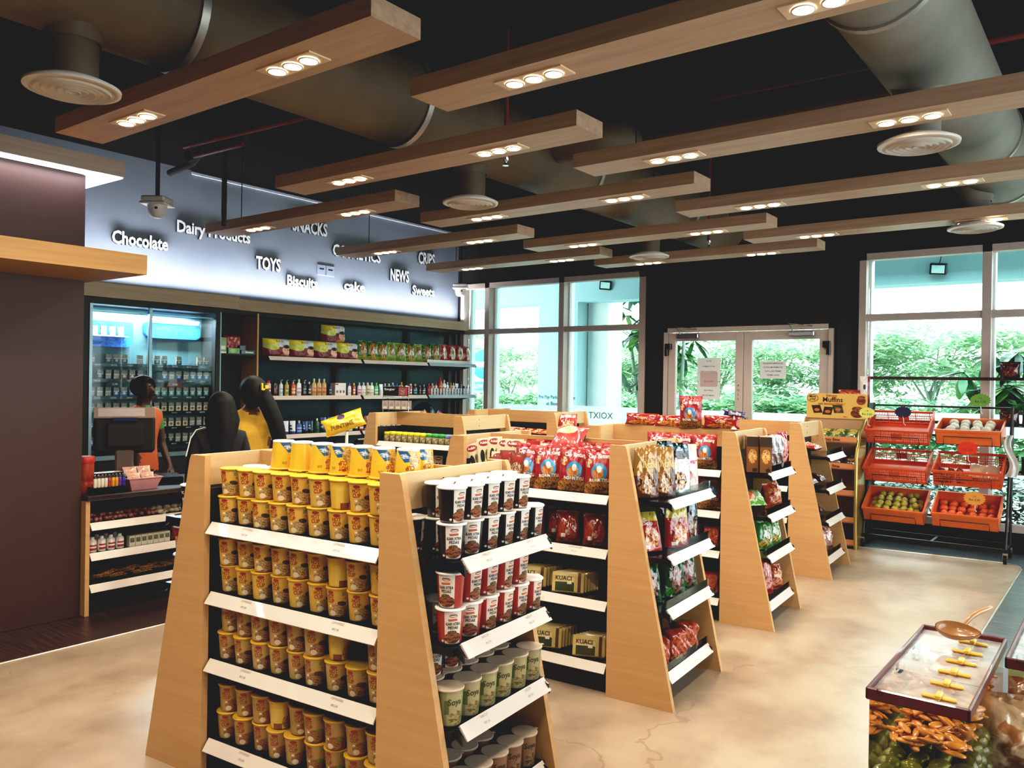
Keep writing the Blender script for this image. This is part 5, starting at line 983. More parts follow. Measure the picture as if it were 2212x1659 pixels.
# ================================================================ PEOPLE
def person(lab,loc,rz,H,arms,head,mats,seglab,extra=lambda k:[],lean=0.,grp=None):
    """one skinned body; joints for a 1.7 m figure facing -Y"""
    k=H/1.7; J=[];E=[];R_=[];S=[]
    def j(p,r): J.append(Vector(p)*k); R_.append((r[0]*k,r[1]*k) if isinstance(r,tuple) else (r*k,r*k)); return len(J)-1
    def e(a,b,s): E.append((a,b)); S.append(s)
    l=lean
    pel=j((0,0,.93),(.14,.11)); wa=j((0,-.02*l,1.07),(.13,.10)); ch=j((0,-.09*l,1.25),(.165,.12)); up=j((0,-.15*l,1.37),(.13,.085)); ne=j((0,-.17*l,1.455),.05)
    hx,hy,hz=head
    h1=j((hx*.4,-.02+hy*.4-.17*l,1.515+hz*.3),(.058,.068)); h2=j((hx,-.02+hy-.17*l,1.595+hz),(.075,.09)); h3=j((hx,hy-.17*l,1.655+hz),(.055,.065))
    nose=j((hx,-.135+hy-.17*l,1.575+hz),.012); 
    for a,b,s in ((pel,wa,'torso'),(wa,ch,'torso'),(ch,up,'torso'),(up,ne,'skin'),(ne,h1,'skin'),(h1,h2,'skin'),(h2,h3,'skin'),(h2,nose,'skin')): e(a,b,s)
    for sx in (-1,1):
        sh_=j((sx*.155,-.14*l,1.375),(.058,.058)); e(up,sh_,'torso'); el,wr=arms[0 if sx<0 else 1]
        m=(Vector((sx*.155,-.14*l,1.375))+Vector(el))/2; mi=j(m,.05); e(sh_,mi,'sleeve'); el_=j(el,.037); e(mi,el_,'arm'); fm=(Vector(el)*.5+Vector(wr)*.5); f_=j(fm,.033); e(el_,f_,'arm'); w_=j(wr,(.026,.02)); e(f_,w_,'arm')
        d=(Vector(wr)-Vector(el)).normalized(); pa=Vector(wr)+d*.06; p_=j(pa,(.034,.016)); e(w_,p_,'arm'); side=d.cross(Vector((0,0,1))); side=side.normalized() if side.length>.1 else Vector((1,0,0)); dn=Vector((0,0,-1))
        for q,(o,ln) in enumerate(((-.027,.062),(-.009,.072),(.009,.068),(.027,.052))):
            a=j(pa+side*o+d*.03,.009); b2=j(pa+side*o*1.1+d*(.03+ln*.55)+dn*.008,.008); c2=j(pa+side*o*1.1+d*(.03+ln*.9)+dn*.03,.007); e(p_,a,'arm'); e(a,b2,'arm'); e(b2,c2,'arm')
        t=j(Vector(wr)+d*.03+side*(.04*sx),.0105); t2=j(Vector(wr)+d*.065+side*(.055*sx)+dn*.012,.009); e(w_,t,'arm'); e(t,t2,'arm')
        hp=j((sx*.085,0,.87),(.085,.09)); e(pel,hp,'leg'); kn=j((sx*.095,-.02,.50),.055); e(hp,kn,'leg'); ca=j((sx*.095,.01,.32),.05); e(kn,ca,'leg'); an=j((sx*.095,.025,.09),.036); e(ca,an,'leg'); toe=j((sx*.105,-.12,.035),(.038,.026)); e(an,toe,'shoe')
    me=bpy.data.meshes.new('body'); me.from_pydata([tuple(v) for v in J],E,[]); o=bpy.data.objects.new('tmp',me); COL.objects.link(o)
    sk=o.modifiers.new('s','SKIN'); sk.use_smooth_shade=True
    for i,r in enumerate(R_): me.skin_vertices[0].data[i].radius=r
    me.skin_vertices[0].data[pel].use_root=True
    sb=o.modifiers.new('b','SUBSURF'); sb.levels=3; sb.render_levels=3
    m2=bpy.data.meshes.new_from_object(o.evaluated_get(bpy.context.evaluated_depsgraph_get())); bpy.data.objects.remove(o)
    names=list(mats); 
    for n_ in names: m2.materials.append(mats[n_])
    segs=[(J[a],J[b2],s) for (a,b2),s in zip(E,S)]
    for p in m2.polygons:
        c_=p.center; best=None
        for a,b2,s in segs:
            ab=b2-a; t=max(0,min(1,(c_-a).dot(ab)/max(1e-9,ab.length_squared))); dd=(c_-(a+ab*t)).length
            if best is None or dd<best[0]: best=(dd,s,t)
        s=best[1]
        if s in ('torso','leg'): s='torso' if c_.z>.87*k else 'leg'
        if s in ('torso','sleeve') and c_.z>1.0*k: s='sleeve' if abs(c_.x)>.158*k else 'torso'
        if s=='skin' and c_.z<1.405*k: s='torso'
        s=seglab.get(s,s)
        p.material_index=names.index(s if s in names else seglab.get(s,names[0])); p.use_smooth=True
    e0=ob('person',None,None,loc,rz); tag(e0,lab,'person',grp); ob('body',m2,e0)
    for nm,mm in extra(k): ob(nm,mm,e0)
    return e0
mHair=M('black_hair','0d0a0a',.6,var=.3,scale=30,spec=.25,bump=.3); mSkin=M('brown_skin','6a4230',.5,var=.08); mSkinD=M('dark_skin','4a2c20',.5,var=.08); mJean=M('dark_trousers','15151a',.8); mShoe=M('dark_shoe','101010',.5)
# hair helpers
def haircap(c,r,back,k,low=-.02,fr=.42):
    g=G()
    def fn(u,v):
        a=2*PI*u; t=v*PI*.62; f=max(0,-math.sin(a))  # front is -Y
        t=t*(1-fr*f*f) ; s_=1+.03*math.sin(9*a)*v
        return (c[0]+r[0]*math.sin(t)*math.cos(a)*s_,c[1]+r[1]*math.sin(t)*math.sin(a)*s_,c[2]+r[2]*math.cos(t))
    g.grid(28,14,fn,0); return g
def hx_girl1(k):
    g=haircap((0,.01*k,1.60*k),(.098*k,.118*k,.118*k),0,k)
    g.tube([(0,.07*k,1.62*k),(0,.10*k,1.52*k),(0,.115*k,1.40*k),(.01,.12*k,1.27*k),(.0,.12*k,1.16*k),(.0,.11*k,1.08*k)],[.078*k,.072*k,.06*k,.05*k,.034*k,.01*k],14)
    for q in range(14):
        a=-1.3+2.6*q/13; g.tube([(math.sin(a)*.07*k,.03*k+math.cos(a)*.06*k,1.66*k),(math.sin(a)*.098*k,.03*k+math.cos(a)*.095*k,1.55*k),(math.sin(a)*.085*k,.05*k+math.cos(a)*.085*k,1.40*k),(math.sin(a)*.05*k,.06*k+math.cos(a)*.08*k,1.24*k-.03*k*(q%3))],[.014*k,.017*k,.016*k,.004*k],6)
    g.tube([(.06*k,.03*k,1.6*k),(.085*k,.05*k,1.5*k),(.08*k,.07*k,1.38*k)],[.04*k,.042*k,.02*k],10); g.tube([(-.06*k,.03*k,1.6*k),(-.085*k,.05*k,1.5*k),(-.08*k,.07*k,1.38*k)],[.04*k,.042*k,.02*k],10)
    s=G(); s.tube([(.07*k,.0*k,1.45*k),(.12*k,-.01*k,1.445*k),(.17*k,-.02*k,1.43*k),(.212*k,-.0*k,1.37*k),(.245*k,.02*k,1.24*k)],.004,6)
    return [('hair',g.mesh('hair',[mHair])),('shoulder_stripe',s.fix('s',[mWhite]))]
person('person in a black top with long black hair, seen from behind at the counter',(-4.70,3.10,0),math.radians(-112),1.475,(((-.215,.0,1.10),(-.20,-.17,.94)),((.215,.0,1.10),(.20,-.17,.94))),(0,-.03,-.03),{'shirt':M('black_shirt','0f0f12',.8),'skin':mSkin,'leg':mJean,'shoe':mShoe},{'torso':'shirt','sleeve':'shirt','arm':'shirt'},hx_girl1,.3)
def hx_girl2(k):
    g=haircap((-.0,-.02*k,1.585*k),(.108*k,.13*k,.128*k),0,k)
    g.ball((0,.03*k,1.585*k),(.105*k,.115*k,.12*k),0,18,12)
    g.tube([(-.05*k,.06*k,1.58*k),(-.10*k,.09*k,1.48*k),(-.15*k,.10*k,1.36*k),(-.185*k,.10*k,1.22*k),(-.19*k,.09*k,1.02*k)],[.06*k,.065*k,.062*k,.055*k,.012*k],14)
    c=G(); c.box((-.05*k,.125*k,1.60*k),(-.035*k,.165*k,1.655*k),c=.004); c.box((-.065*k,.13*k,1.60*k),(-.045*k,.155*k,1.615*k),c=.003); c.box((-.09*k,.12*k,1.61*k),(-.065*k,.15*k,1.64*k),c=.004)
    return [('hair',g.mesh('hair',[mHair])),('hair_clip',c.fix('c',[M('yellow_clip','d8b82c',.4)]))]
person('person in a yellow top with a yellow hair clip, head bent over the counter',(-5.04,3.585,0),math.radians(-118),1.585,(((-.22,-.03,1.12),(-.19,-.2,.96)),((.22,-.03,1.12),(.19,-.2,.96))),(.0,-.05,-.02),{'shirt':M('yellow_shirt','c89a2c',.75,var=.25,scale=9,bump=.3),'skin':mSkin,'leg':mJean,'shoe':mShoe},{'torso':'shirt','sleeve':'shirt','arm':'skin'},hx_girl2,.5)
def hx_cash(k):
    g=haircap((0,.0,1.615*k),(.094*k,.112*k,.105*k),0,k,fr=.6); g.ball((.0,.045*k,1.62*k),(.084*k,.08*k,.09*k),0,18,12)
    b=G(); b.tube([(-.035*k,-.112*k,1.545*k),(0,-.124*k,1.552*k),(.035*k,-.112*k,1.545*k)],[.006*k,.010*k,.006*k],8)
    b.tube([(-.04*k,-.108*k,1.622*k),(-.012*k,-.114*k,1.626*k)],.0055*k,6); b.tube([(.04*k,-.108*k,1.622*k),(.012*k,-.114*k,1.626*k)],.0055*k,6)
    y=G()
    for s in (-1,1): y.ball((s*.03*k,-.096*k,1.602*k),(.011*k,.006*k,.004*k),0,8,6); y.ball((s*.03*k,-.101*k,1.602*k),.0038*k,1,8,6)
    m=G(); m.tube([(-.02*k,-.112*k,1.528*k),(.02*k,-.112*k,1.528*k)],.005*k,6)
    er=G(); er.ball((-.082*k,.0,1.585*k),(.01*k,.02*k,.03*k),0,8,8); er2=G(); er2.ball((.082*k,.0,1.585*k),(.01*k,.02*k,.03*k),0,8,8)
    c=G(); c.lathe([(.062*k,1.42*k),(.066*k,1.45*k),(.06*k,1.455*k)],20)
    return [('hair',g.mesh('hair',[mHair])),('moustache',b.fix('b',[mHair])),('eyes',y.mesh('y',[M('sclera','8a7a70',.5),mBlackG])),('mouth',m.fix('m',[M('lip','5a2c26',.5)])),('ear',er.fix('e',[mSkinD])),('ear',er2.fix('e',[mSkinD])),('collar',c.fix('c',[M('green_trim','2f8a44',.7)]))]
person('person with moustache in an orange polo with green sleeves behind the till',(-6.50,3.56,0),math.radians(106),1.57,(((-.225,.0,1.10),(-.21,-.12,.88)),((.225,.0,1.10),(.21,-.12,.88))),(0,0,0),{'shirt':M('orange_polo','b8582c',.75),'sleeve':M('green_sleeve','2f8a44',.75),'skin':mSkinD,'leg':mJean,'shoe':mShoe},{'torso':'shirt','arm':'skin'},hx_cash,.0)
# ================================================================ RIGHT SIDE : display rails, fruit rack, muffin stand, pickle boxes
mBar=M('brown_rail','3c2a26',.4); mPkD=uvmat('dark_snack_bag','3a1c1a',[('e',.5,.45,.36,.3,('8a3428','2a1212'),9),('r',.5,.9,.4,.06,('7a3a30','2a1212'),8)],.15,coat=.9,crinkle=.6)
for i,(z,nm) in enumerate(((1.68,'upper'),(1.245,'middle'),(.80,'lower'))):
    g=G(); g.box((-2.28,9.08,z-.018),(XR,9.11,z+.012),c=.003); g.box((-.98,8.93,z-.018),(XR,9.08,z-.01))
    for x in (-2.1,-1.16,.05,1.25): g.box((x-.015,9.11,z-.015),(x+.015,YB-.02,z+.01))
    single('display_rail',g.fix('rail',[mBar]),'dark brown display rail across the right window, %s one'%nm,'rail')
    for k in range(7):
        m=bag('pillow',.17,(.17,.15,.16)[i],.07,mPkD,[],None,400+k,10) if i==0 or k==0 else None
        if m: pass
        DS=globals().setdefault('DS',{}); 
        if (i,k%2) not in DS: DS[i,k%2]=bag('pillow',.17,(.17,.15,.16)[i],.07,mPkD,[],None,400+k+10*i,10)
        single('snack_bag',DS[i,k%2],'dark red-brown snack bag, %s from left on the %s window rail'%(ORD[k],nm),'snack bag',(-.93+.185*k,9.02,z-.01),rz=.15,group='dark snack bags on the %s window rail'%nm)
# fruit rack
RKX0,RKX1,RY0,RY1=-2.12,-.90,8.60,8.95
mRack=M('rack_black','101012',.35)
g=G(); 
for y in (RY0,RY1): g.box((RKX0,y-.012,.10),(RKX1,y+.012,.135))
for x in (RKX0,(RKX0+RKX1)/2,RKX1): g.box((x-.012,RY0,.10),(x+.012,RY1,.13))
u=G()
for x in (RKX0,RKX1): u.tube([(x,RY0+.02,.12),(x,RY1+.03,1.42)],.013,8); u.tube([(x,RY1,.12),(x,RY1+.05,1.30)],.013,8)
for z,y in ((.36,8.74),(.74,8.86),(1.12,8.95),(1.40,9.0)): u.tube([(RKX0,y,z),(RKX1,y,z)],.010,8)
wh=[]
for x in (RKX0,RKX1):
    for y in (RY0,RY1):
        w=G(); w.tube([(x-.014,y,.042),(x+.014,y,.042)],.042,20); w.box((x-.02,y-.01,.05),(x+.02,y+.01,.10),1); wh.append(('castor',w.fix('castor',[mBlackG,mChrome])))
RACK=thing('fruit_rack',[('base_frame',g.fix('base',[mRack])),('side_frame',u.fix('uprights',[mRack]))]+wh,'black wheeled rack holding six orange plastic crates by the right window','rack')
mOr=M('crate_orange','cf5429',.4,var=.06,coat=.2); mOrL=M('crate_orange_light','da6c36',.4,var=.06,coat=.2)
def crate(w,d,h,mesh_):
    g=G(); t=.006
    g.box((-w/2,-d/2,0),(w/2,d/2,t)); 
    def ring(z0,z1,o=0): g.box((-w/2-o,-d/2-o,z0),(w/2+o,-d/2+t,z1)); g.box((-w/2-o,d/2-t,z0),(w/2+o,d/2+o,z1)); g.box((-w/2-o,-d/2,z0),(-w/2+t,d/2,z1)); g.box((w/2-t,-d/2,z0),(w/2+o,d/2,z1))
    ring(h-.022,h,.008)
    if not mesh_: ring(0,h-.02)
    else:
        ring(0,.03)
        for zz in (.055,.08,.105): ring(zz-.003,zz+.003) if zz<h-.03 else None
        for k in range(int(w/.016)+1):
            x=-w/2+.008+k*.016
            if x>w/2: break
            wd=.0035 if (k%8) else .008
            for y in (-d/2,d/2-t): g.box((x-wd/2,y,.03),(x+wd/2,y+t,h-.02))
        for k in range(int(d/.016)+1):
            y=-d/2+.008+k*.016
            if y>d/2: break
            for x in (-w/2,w/2-t): g.box((x,y-.002,.03),(x+t,y+.002,h-.02))
        g.box((-.05,-d/2-.001,.05),(.05,-d/2+t,.12)); g.box((-.05,d/2-t,.05),(.05,d/2+.001,.12))
    return g.fix('crate',[mOr if mesh_ else mOrL])
CR=[crate(.56,.36,.16,True),crate(.54,.36,.15,False)]
# (x,y,z of the front-bottom edge centre, tilt, crate, name)
cr=[(-1.83,8.66,1.03,30,0,'empty orange perforated crate, top left of the fruit rack'),(-1.225,8.68,1.05,16,1,'orange crate of pale wrapped pears, top right of the rack'),
    (-1.83,8.60,.66,28,0,'empty orange perforated crate, middle left of the fruit rack'),(-1.215,8.60,.67,26,0,'orange perforated crate of onions and bags, middle right'),
    (-1.83,8.56,.28,30,1,'orange crate of yellow-green pears, bottom left of the rack'),(-1.22,8.56,.29,28,1,'orange crate of oranges, bottom right of the rack')]
CM=[]
for (x,y,z,t,k,l) in cr:
    d=.36; m=Matrix.Translation((x,y,z))@Matrix.Rotation(math.radians(t),4,'X')@Matrix.Translation((0,d/2,0)); CM.append(m)
    o=single('plastic_crate',CR[k],l,'crate'); o.matrix_world=m
    g=G(); w=.2; g.tube([(-w,-.195,.0),(-w,-.195,.085),(w,-.195,.085),(w,-.195,.0)],.004,6); o=ob('crate_holder',g.fix('wire',[mRack]),RACK); o.matrix_world=m
def fruit(r,mat,kind):
    g=G()
    if kind=='pear': g.lathe([(.001,0),(r*.55,r*.08),(r*.95,r*.55),(r,r*.95),(r*.8,r*1.45),(r*.45,r*1.9),(r*.35,r*2.1),(.001,r*2.2)],14); g.tube([(0,0,r*2.15),(.004,0,r*2.5)],.002,5,1)
    elif kind=='bulb': g.lathe([(.001,0),(r*.6,r*.1),(r,r*.8),(r*.8,r*1.4),(r*.3,r*1.8),(r*.15,r*2.3),(.001,r*2.4)],14)
    else: g.ball((0,0,r),(r,r,r*.93),0,16,10,dent=.12); g.lathe([(.004,r*1.84),(.002,r*1.9)],6,1)
    return g.fix('fruit',[mat,M('fruit_stem','4a3820',.7)])
fr={'pear':fruit(.033,M('pear_skin','a89a3c',.4,var=.25,scale=25,coat=.3),'round'),'wrap':fruit(.043,M('wrapped_pear','c8c4b4',.6,var=.12,scale=30,bump=.5),'round'),'onion':fruit(.032,M('red_onion','7a2a22',.35,var=.25,scale=20,coat=.4),'bulb'),'orange':fruit(.038,M('orange_skin','cf5a26',.45,var=.12,scale=30,bump=.2),'round')}
def fill(ci,key,nx,ny,layers,group,lab,cat,r,sp,x0=0,rise=.5):
    n=0
    for L_ in range(layers):
        for b in range(ny):
            for a in range(nx-(L_%2)):
                x=x0+(a-(nx-1-(L_%2))/2)*sp+rnd.uniform(-.006,.006); y=-.12+b*sp*.98+rnd.uniform(-.005,.005)+(.03 if L_ else 0)
                if abs(y)>.15: continue
                z=.008+L_*r*1.55
                p=CM[ci]@Vector((x,y,z)); n+=1
                single(key[0],fr[key[1]],lab,cat,p,rot=(rnd.uniform(-.5,.7),rnd.uniform(-.5,.5),rnd.uniform(0,6)),group=group)
fill(4,('pear','pear'),6,4,2,'yellow-green pears in the bottom left crate','yellow-green pear heaped in the bottom left crate','fruit',.033,.078)
fill(5,('orange','orange'),6,4,1,'oranges in the bottom right crate','bright orange fruit heaped in the bottom right crate','fruit',.038,.083)
fill(1,('wrapped_pear','wrap'),5,3,2,'wrapped pears in the top right crate','pale wrapped pear heaped in the top right crate','fruit',.045,.098)
fill(3,('onion','onion'),3,3,1,'red onions in the middle right crate','red onion at the left of the middle right crate','vegetable',.032,.075,x0=-.15)
for k,x in enumerate((.06,.18)): 
    o=single('produce_bag',bag('pillow',.13,.16,.06,M('clear_poly','c8a48c',.2,coat=1,var=.2),[],None,500+k,10),'clear bag of produce, %s in the middle right crate'%('left','right')[k],'bag'); o.matrix_world=CM[3]@Matrix.Translation((x,-.06,.03))@Matrix.Rotation(-1.2,4,'X')
def star(c_,t1,t2,lab,loc,r=.07,rx=0,rz=0,txc='2a3a24'):
    g=G(); P=[]
    for i in range(36): q=r*(1.0 if i%2 else .86); P.append((q*1.15*math.sin(2*PI*i/36),q*.82*math.cos(2*PI*i/36)))
    g.prism(P,-.001,.001,'y'); 
    for t,dz,s in ((t1,.012,.014),(t2,-.022,.019)):
        if t: put_text(g,t,s,lambda u,v,dz=dz:(u,-.002,dz+v),1)
    h=G(); h.tube([(0,.001,-.04),(.004,.012,-.075),(.002,.03,-.11),(.006,.09,-.13)],.004,6); thing('price_star',[('star_card',g.fix('star',[M('star_'+c_,c_,.5,var=.05),M('ink_'+txc,txc,.6)])),('white_tie',h.fix('tie',[mWhite]))],lab,'price tag',loc,rot=(rx,0,rz))
star('c8c468','1 R','Rm 3.20','pale yellow star price tag left of the top left crate',(-2.03,8.32,1.335),.066)
star('1a1c3c','','','dark blue blank star tag on the top left crate',(-1.77,8.60,1.345),.07)
star('6a9a3c','1 R','Rm 1.50','green star price tag above the top right crate',(-1.13,8.70,1.475),.078)
star('c8301e','','Rm 3.50','red star price tag over the middle right crate',(-1.20,8.50,1.035),.08,txc='8a2a1c')
star('c88a3c','1 R','Rm 2.00','orange star price tag over the crate of oranges',(-1.13,8.44,.59),.08)
g=G(); 
def sb(u,v): return (-.88+.03*math.sin(6*v)+(u-.5)*.09*(1-.4*v),8.70+.02*math.sin(9*u+4*v),.78+.38*v)
g.grid(8,12,sb,0); g.grid(8,12,lambda u,v:(sb(u,v)[0],sb(u,v)[1]+.05*math.sin(PI*u)+.003,sb(u,v)[2]),0,flip=True); single('carrier_bags',g.mesh('b',[M('thin_poly','d0d4d2',.3,coat=.5)]),'white plastic carrier bags hanging at the right of the fruit rack','bag')
# muffin floor stand
mTan=M('tan_card','b08a68',.6,var=.05); mTanD=M('tan_card_dark','8a5c3a',.6)
X0,X1,Y0,Y1=-2.72,-2.13,8.36,8.72
g=G(); g.box((X0,Y1-.01,0),(X1,Y1,1.26)); g.prism([(Y0,0),(Y1,0),(Y1,1.26),(Y1-.06,1.27),(Y0+.1,1.0),(Y0,.9)],X0,X0+.008,'x'); bdy=G()
lips=[]
s_=G(); s_.tube([(X1,Y0+.02,0),(X1,Y0,.3),(X1,Y0,.9),(X1,Y0+.1,1.12),(X1,Y1-.05,1.25)],.018,8); s_.box((X1-.006,Y0+.02,0),(X1,Y1,1.0))
parts=[('card_body',g.fix('body',[mTan])),('chrome_edge',s_.fix('edge',[M('gold_chrome','b8a060',.25,.7,var=.3,scale=4)]))]
lm=uvmat('lip_print','b87a50',[('r',.5,.1,.5,.1,'8a5030')],.5)
for z in (1.06,.80,.54,.28,.06):
    a=G(); a.box((X0+.008,Y0+.03,z),(X1-.006,Y1-.01,z+.006)); a.box((X0+.008,Y0+.02,z-.03),(X1-.006,Y0+.03,z+.03),1)
    if z>.7: put_text(a,'Crazy Bites',.026,lambda u,v,z=z:((X0+X1)/2+.05+u,Y0+.018,z-.012+v),2,.02)
    parts.append(('card_shelf',a.mesh('shelf',[mTanD,lm,M('print_dark_brown','3a1c14',.5)])))
thing('muffin_stand',parts,'tan cardboard muffin stand with shelves beside the black wall','display stand')
sg=G(); mSg=uvmat('muffin_sign_print','cfa85f',[('e',.84,.22,.105,.17,('7a3a20','4a2014'),9),('e',.84,.40,.085,.10,('a05a2c','5a2c18'),12),('e',.90,.72,.075,.16,('5a2a18','9a4a28'),9),('e',.905,.86,.06,.07,('a86038','6a3018'),12),('r',.18,.36,.075,.16,('3a2418','2a1c14'),9,8),('r',.36,.30,.075,.16,('2a1c18','3a2a20'),9,-6),('r',.53,.38,.08,.16,('2a2018','6a5a3a'),9,6),('e',.18,.33,.045,.06,'b86a38'),('e',.36,.27,.045,.06,'b86a38'),('e',.53,.36,.045,.06,'b86a38')],.4,coat=.2)
w_,h_=.60,.255
P=[(.02,0),(w_-.02,0),(w_,.0),(w_,h_-.02),(w_-.02,h_),(.02,h_),(0,h_-.02),(0,0)]
sg.prism([(X0+p[0],1.255+p[1]) for p in P],Y1-.02,Y1-.012,'y',0)
def st(t,u,v,s,mw,m): put_text(sg,t,s,lambda a,b_:(X0+u*w_+a,Y1-.0225,1.255+v*h_+b_),m,.015,0,mw)
st('Delicious',.42,.88,.02,.12,1); st('Muffins',.44,.66,.05,.2,2); st('with Enriched Fillings !',.42,.54,.022,.27,1); st('Mynz',.105,.83,.022,.07,3); st('pney',.105,.73,.022,.06,3)
ov=[(X0+.105*w_+.055*math.cos(a),1.255+.80*h_+.036*math.sin(a)) for a in [2*PI*i/28 for i in range(28)]]; sg.tube([(p[0],Y1-.0222,p[1]) for p in ov],.0018,5,3,closed=True)
st('Bites',.65,.06,.012,.06,1)
single('muffin_sign',sg.mesh('sign',[mSg,M('ink_redbrown','8a2c1c',.5),M('ink_dkbrown','4a2014',.5),M('ink_logo','2c1c16',.5)]),'tan sign reading Delicious Muffins with muffin pictures above the stand','sign')
gp=bag('pillow',.13,.1,.05,uvmat('green_biscuit_pack','3a5a2a',[('e',.5,.5,.35,.35,('c8a05a','6a8a3a'),8)],.2,coat=.6,crinkle=.5),[],None,601,10); bp=bag('pillow',.13,.1,.05,uvmat('brown_biscuit_pack','4a2c1a',[('e',.5,.5,.3,.3,('c89a6a','2a1a10'),8)],.2,coat=.6,crinkle=.5),[],None,602,10)
for r_,(z,m,nm) in enumerate(((1.07,gp,'green'),(.81,bp,'brown'))):
    for i in range(8): single('biscuit_pack',m,'%s biscuit pack lying on the muffin stand, %s from left, %s row'%(nm,ORD[i%4],('front','back')[i//4]),'biscuit pack',(X0+.1+.135*(i%4),Y0+.09+.13*(i//4),z+.015+.02*(i//4)),rot=(-1.1,0,rnd.uniform(-.3,.3)),group='%s biscuit packs on the muffin stand'%nm)
single('bread_bag',bag('pillow',.1,.24,.07,uvmat('white_red_bag','e0d8d4',[('r',.9,.5,.15,.5,'8e2a26'),('e',.45,.6,.15,.1,'3a4a6a')],.3,coat=.5,crinkle=.4),[],None,603),'upright white and red bag on top of the muffin stand','bag',(-2.21,8.78,1.49),rz=.3) if 0 else None
g=G(); g.box((-2.7,8.76,0),(-2.12,9.0,1.42)); 
single('storage_box',g.fix('g',[mBlack]),'dark cabinet standing behind the muffin stand','cabinet')
single('snack_bag',bag('pillow',.22,.13,.1,uvmat('redmesh','8e2a20',[('e',.5,.5,.4,.4,('c86a4a','7a1c14'),9)],.3,coat=.5,crinkle=.6),[],None,605),'red bag lying behind the top of the muffin sign','snack bag',(-2.33,8.85,1.42),rz=.2)
single('snack_bag',bag('pillow',.1,.27,.07,uvmat('white_red_bag','e0d8d4',[('r',.9,.5,.15,.5,'8e2a26'),('e',.45,.6,.15,.1,'3a4a6a')],.3,coat=.5,crinkle=.4),[],None,603),'upright white and red bag behind the muffin sign','bag',(-2.19,8.88,1.42),rz=.3)
# pickle containers
def lidframe(w,d): pass
mAcr=glassmat('acrylic',(.97,.95,.92),.10,.03); mMar=M('maroon_plastic','5e1f26',.35,coat=.3); mYel=M('yellow_plastic','dcae3c',.45,coat=.2)
def lidm():
    m=glassmat('lid_acrylic',(.96,.96,.97),.3,.12); nt=m.node_tree; out=nt.nodes['Material Output']; old=out.inputs[0].links[0].from_socket
    d=N(nt,'ShaderNodeBsdfDiffuse'); d.inputs[0].default_value=(.75,.72,.7,1); mx=N(nt,'ShaderNodeMixShader'); nt.links.new(ramp(nt,noise(nt,9,4),.35,(.25,)*3+(1,),.7,(.6,)*3+(1,)),mx.inputs[0]); nt.links.new(old,mx.inputs[1]); nt.links.new(d.outputs[0],mx.inputs[2]); nt.links.new(mx.outputs[0],out.inputs[0]); return m
LIDM=lidm()
PX,PY,PW,PD,PZ0,PZ1=-.395,2.445,.225,.675,.53,.85
def pickle(cx,cy,label,full):
    g=G(); w,d=PW/2-.008,PD/2-.008; t=.004
    g.add([(x,y,z) for x in (-w,w) for y in (-d,d) for z in (0,.31)],[(0,1,3,2),(4,6,7,5),(0,4,5,1),(2,3,7,6),(0,2,6,4)],0)
    r=G(); W2,D2=PW/2,PD/2
    r.box((-W2,-D2,.295),(W2,-D2+.008,.325),c=.003); r.box((-W2,D2-.008,.295),(W2,D2,.325),c=.003); r.box((-W2,-D2,.295),(-W2+.008,D2,.325),c=.003); r.box((W2-.008,-D2,.295),(W2,D2,.325),c=.003)
    l=G(); 
    for a,b2 in ((-D2+.01,-.12),(-.118,.11),(.112,D2-.01)): l.add([(-W2+.008,a,.312),(W2-.008,a,.312),(W2-.008,b2,.312),(-W2+.008,b2,.312)],[(0,1,2,3)],0)
    parts=[('acrylic_box',g.fix('box',[mAcr])),('maroon_rim',r.fix('rim',[mMar])),('clear_lid',l.fix('lid',[LIDM]))]
    for i in range(6):
        y=-D2+.06+i*.105; h=G(); h.box((.0,y-.008,.313),(.075,y+.008,.321),c=.003); h.box((.03,y-.018,.316),(.045,y+.018,.328),c=.003); parts.append(('yellow_clip',h.fix('clip',[mYel])))
        if i<3: q=G(); q.box((-.085,y*1.9-.02+.2,.313),(-.07,y*1.9+.02+.2,.335),c=.003); parts.append(('clear_catch',q.fix('catch',[mClear])))
    b_=G(); b_.add([(-w+.003,-d+.003,.15),(w-.003,-d+.003,.15),(w-.003,d-.003,.15),(-w+.003,d-.003,.15)],[(0,1,2,3)],0); parts.append(('brine',b_.fix('brine',[BR[full]])))
    return thing('pickle_container',parts,label,'food container',(cx,cy,PZ0))
def brine(name,c,a):
    m=glassmat(name,c,.05,.05); return m
BR={'green':brine('green_brine',(.80,.78,.45),.5),'yellow':brine('yellow_brine',(.90,.70,.30),.5)}
pickle(PX,PY,'clear container of green pickled fruit with maroon rim and yellow clips','green')
pickle(-.155,2.92,'second clear pickle container cut off by the right photo edge','yellow')
olive=G(); olive.ball((0,0,0),(.024,.032,.022),0,14,10); om=olive.mesh('pickle',[M('pickled_fruit','6f7238',.25,var=.3,scale=20,coat=.6)])
n=0
for L_ in range(3):
    for a in range(4):
        for b2 in range(11):
            if L_<2 and not (b2==0 or a in (0,3)): continue
            x=PX-.075+.05*a+rnd.uniform(-.004,.004); y=PY-.295+.058*b2+rnd.uniform(-.006,.006)
            single('pickled_fruit',om,'green pickled fruit piece in the clear container at the right','fruit',(x,y,PZ0+.028+.042*L_),rot=(rnd.uniform(-.4,.4),rnd.uniform(-.4,.4),rnd.uniform(0,3)),group='green pickled fruits in the container')
sl=G()
sl.ball((0,0,0),(.011,.027,.006),0,10,7); slm=sl.mesh('slice',[M('orange_slice','cf8a3c',.25,coat=.6,var=.3,scale=30)])
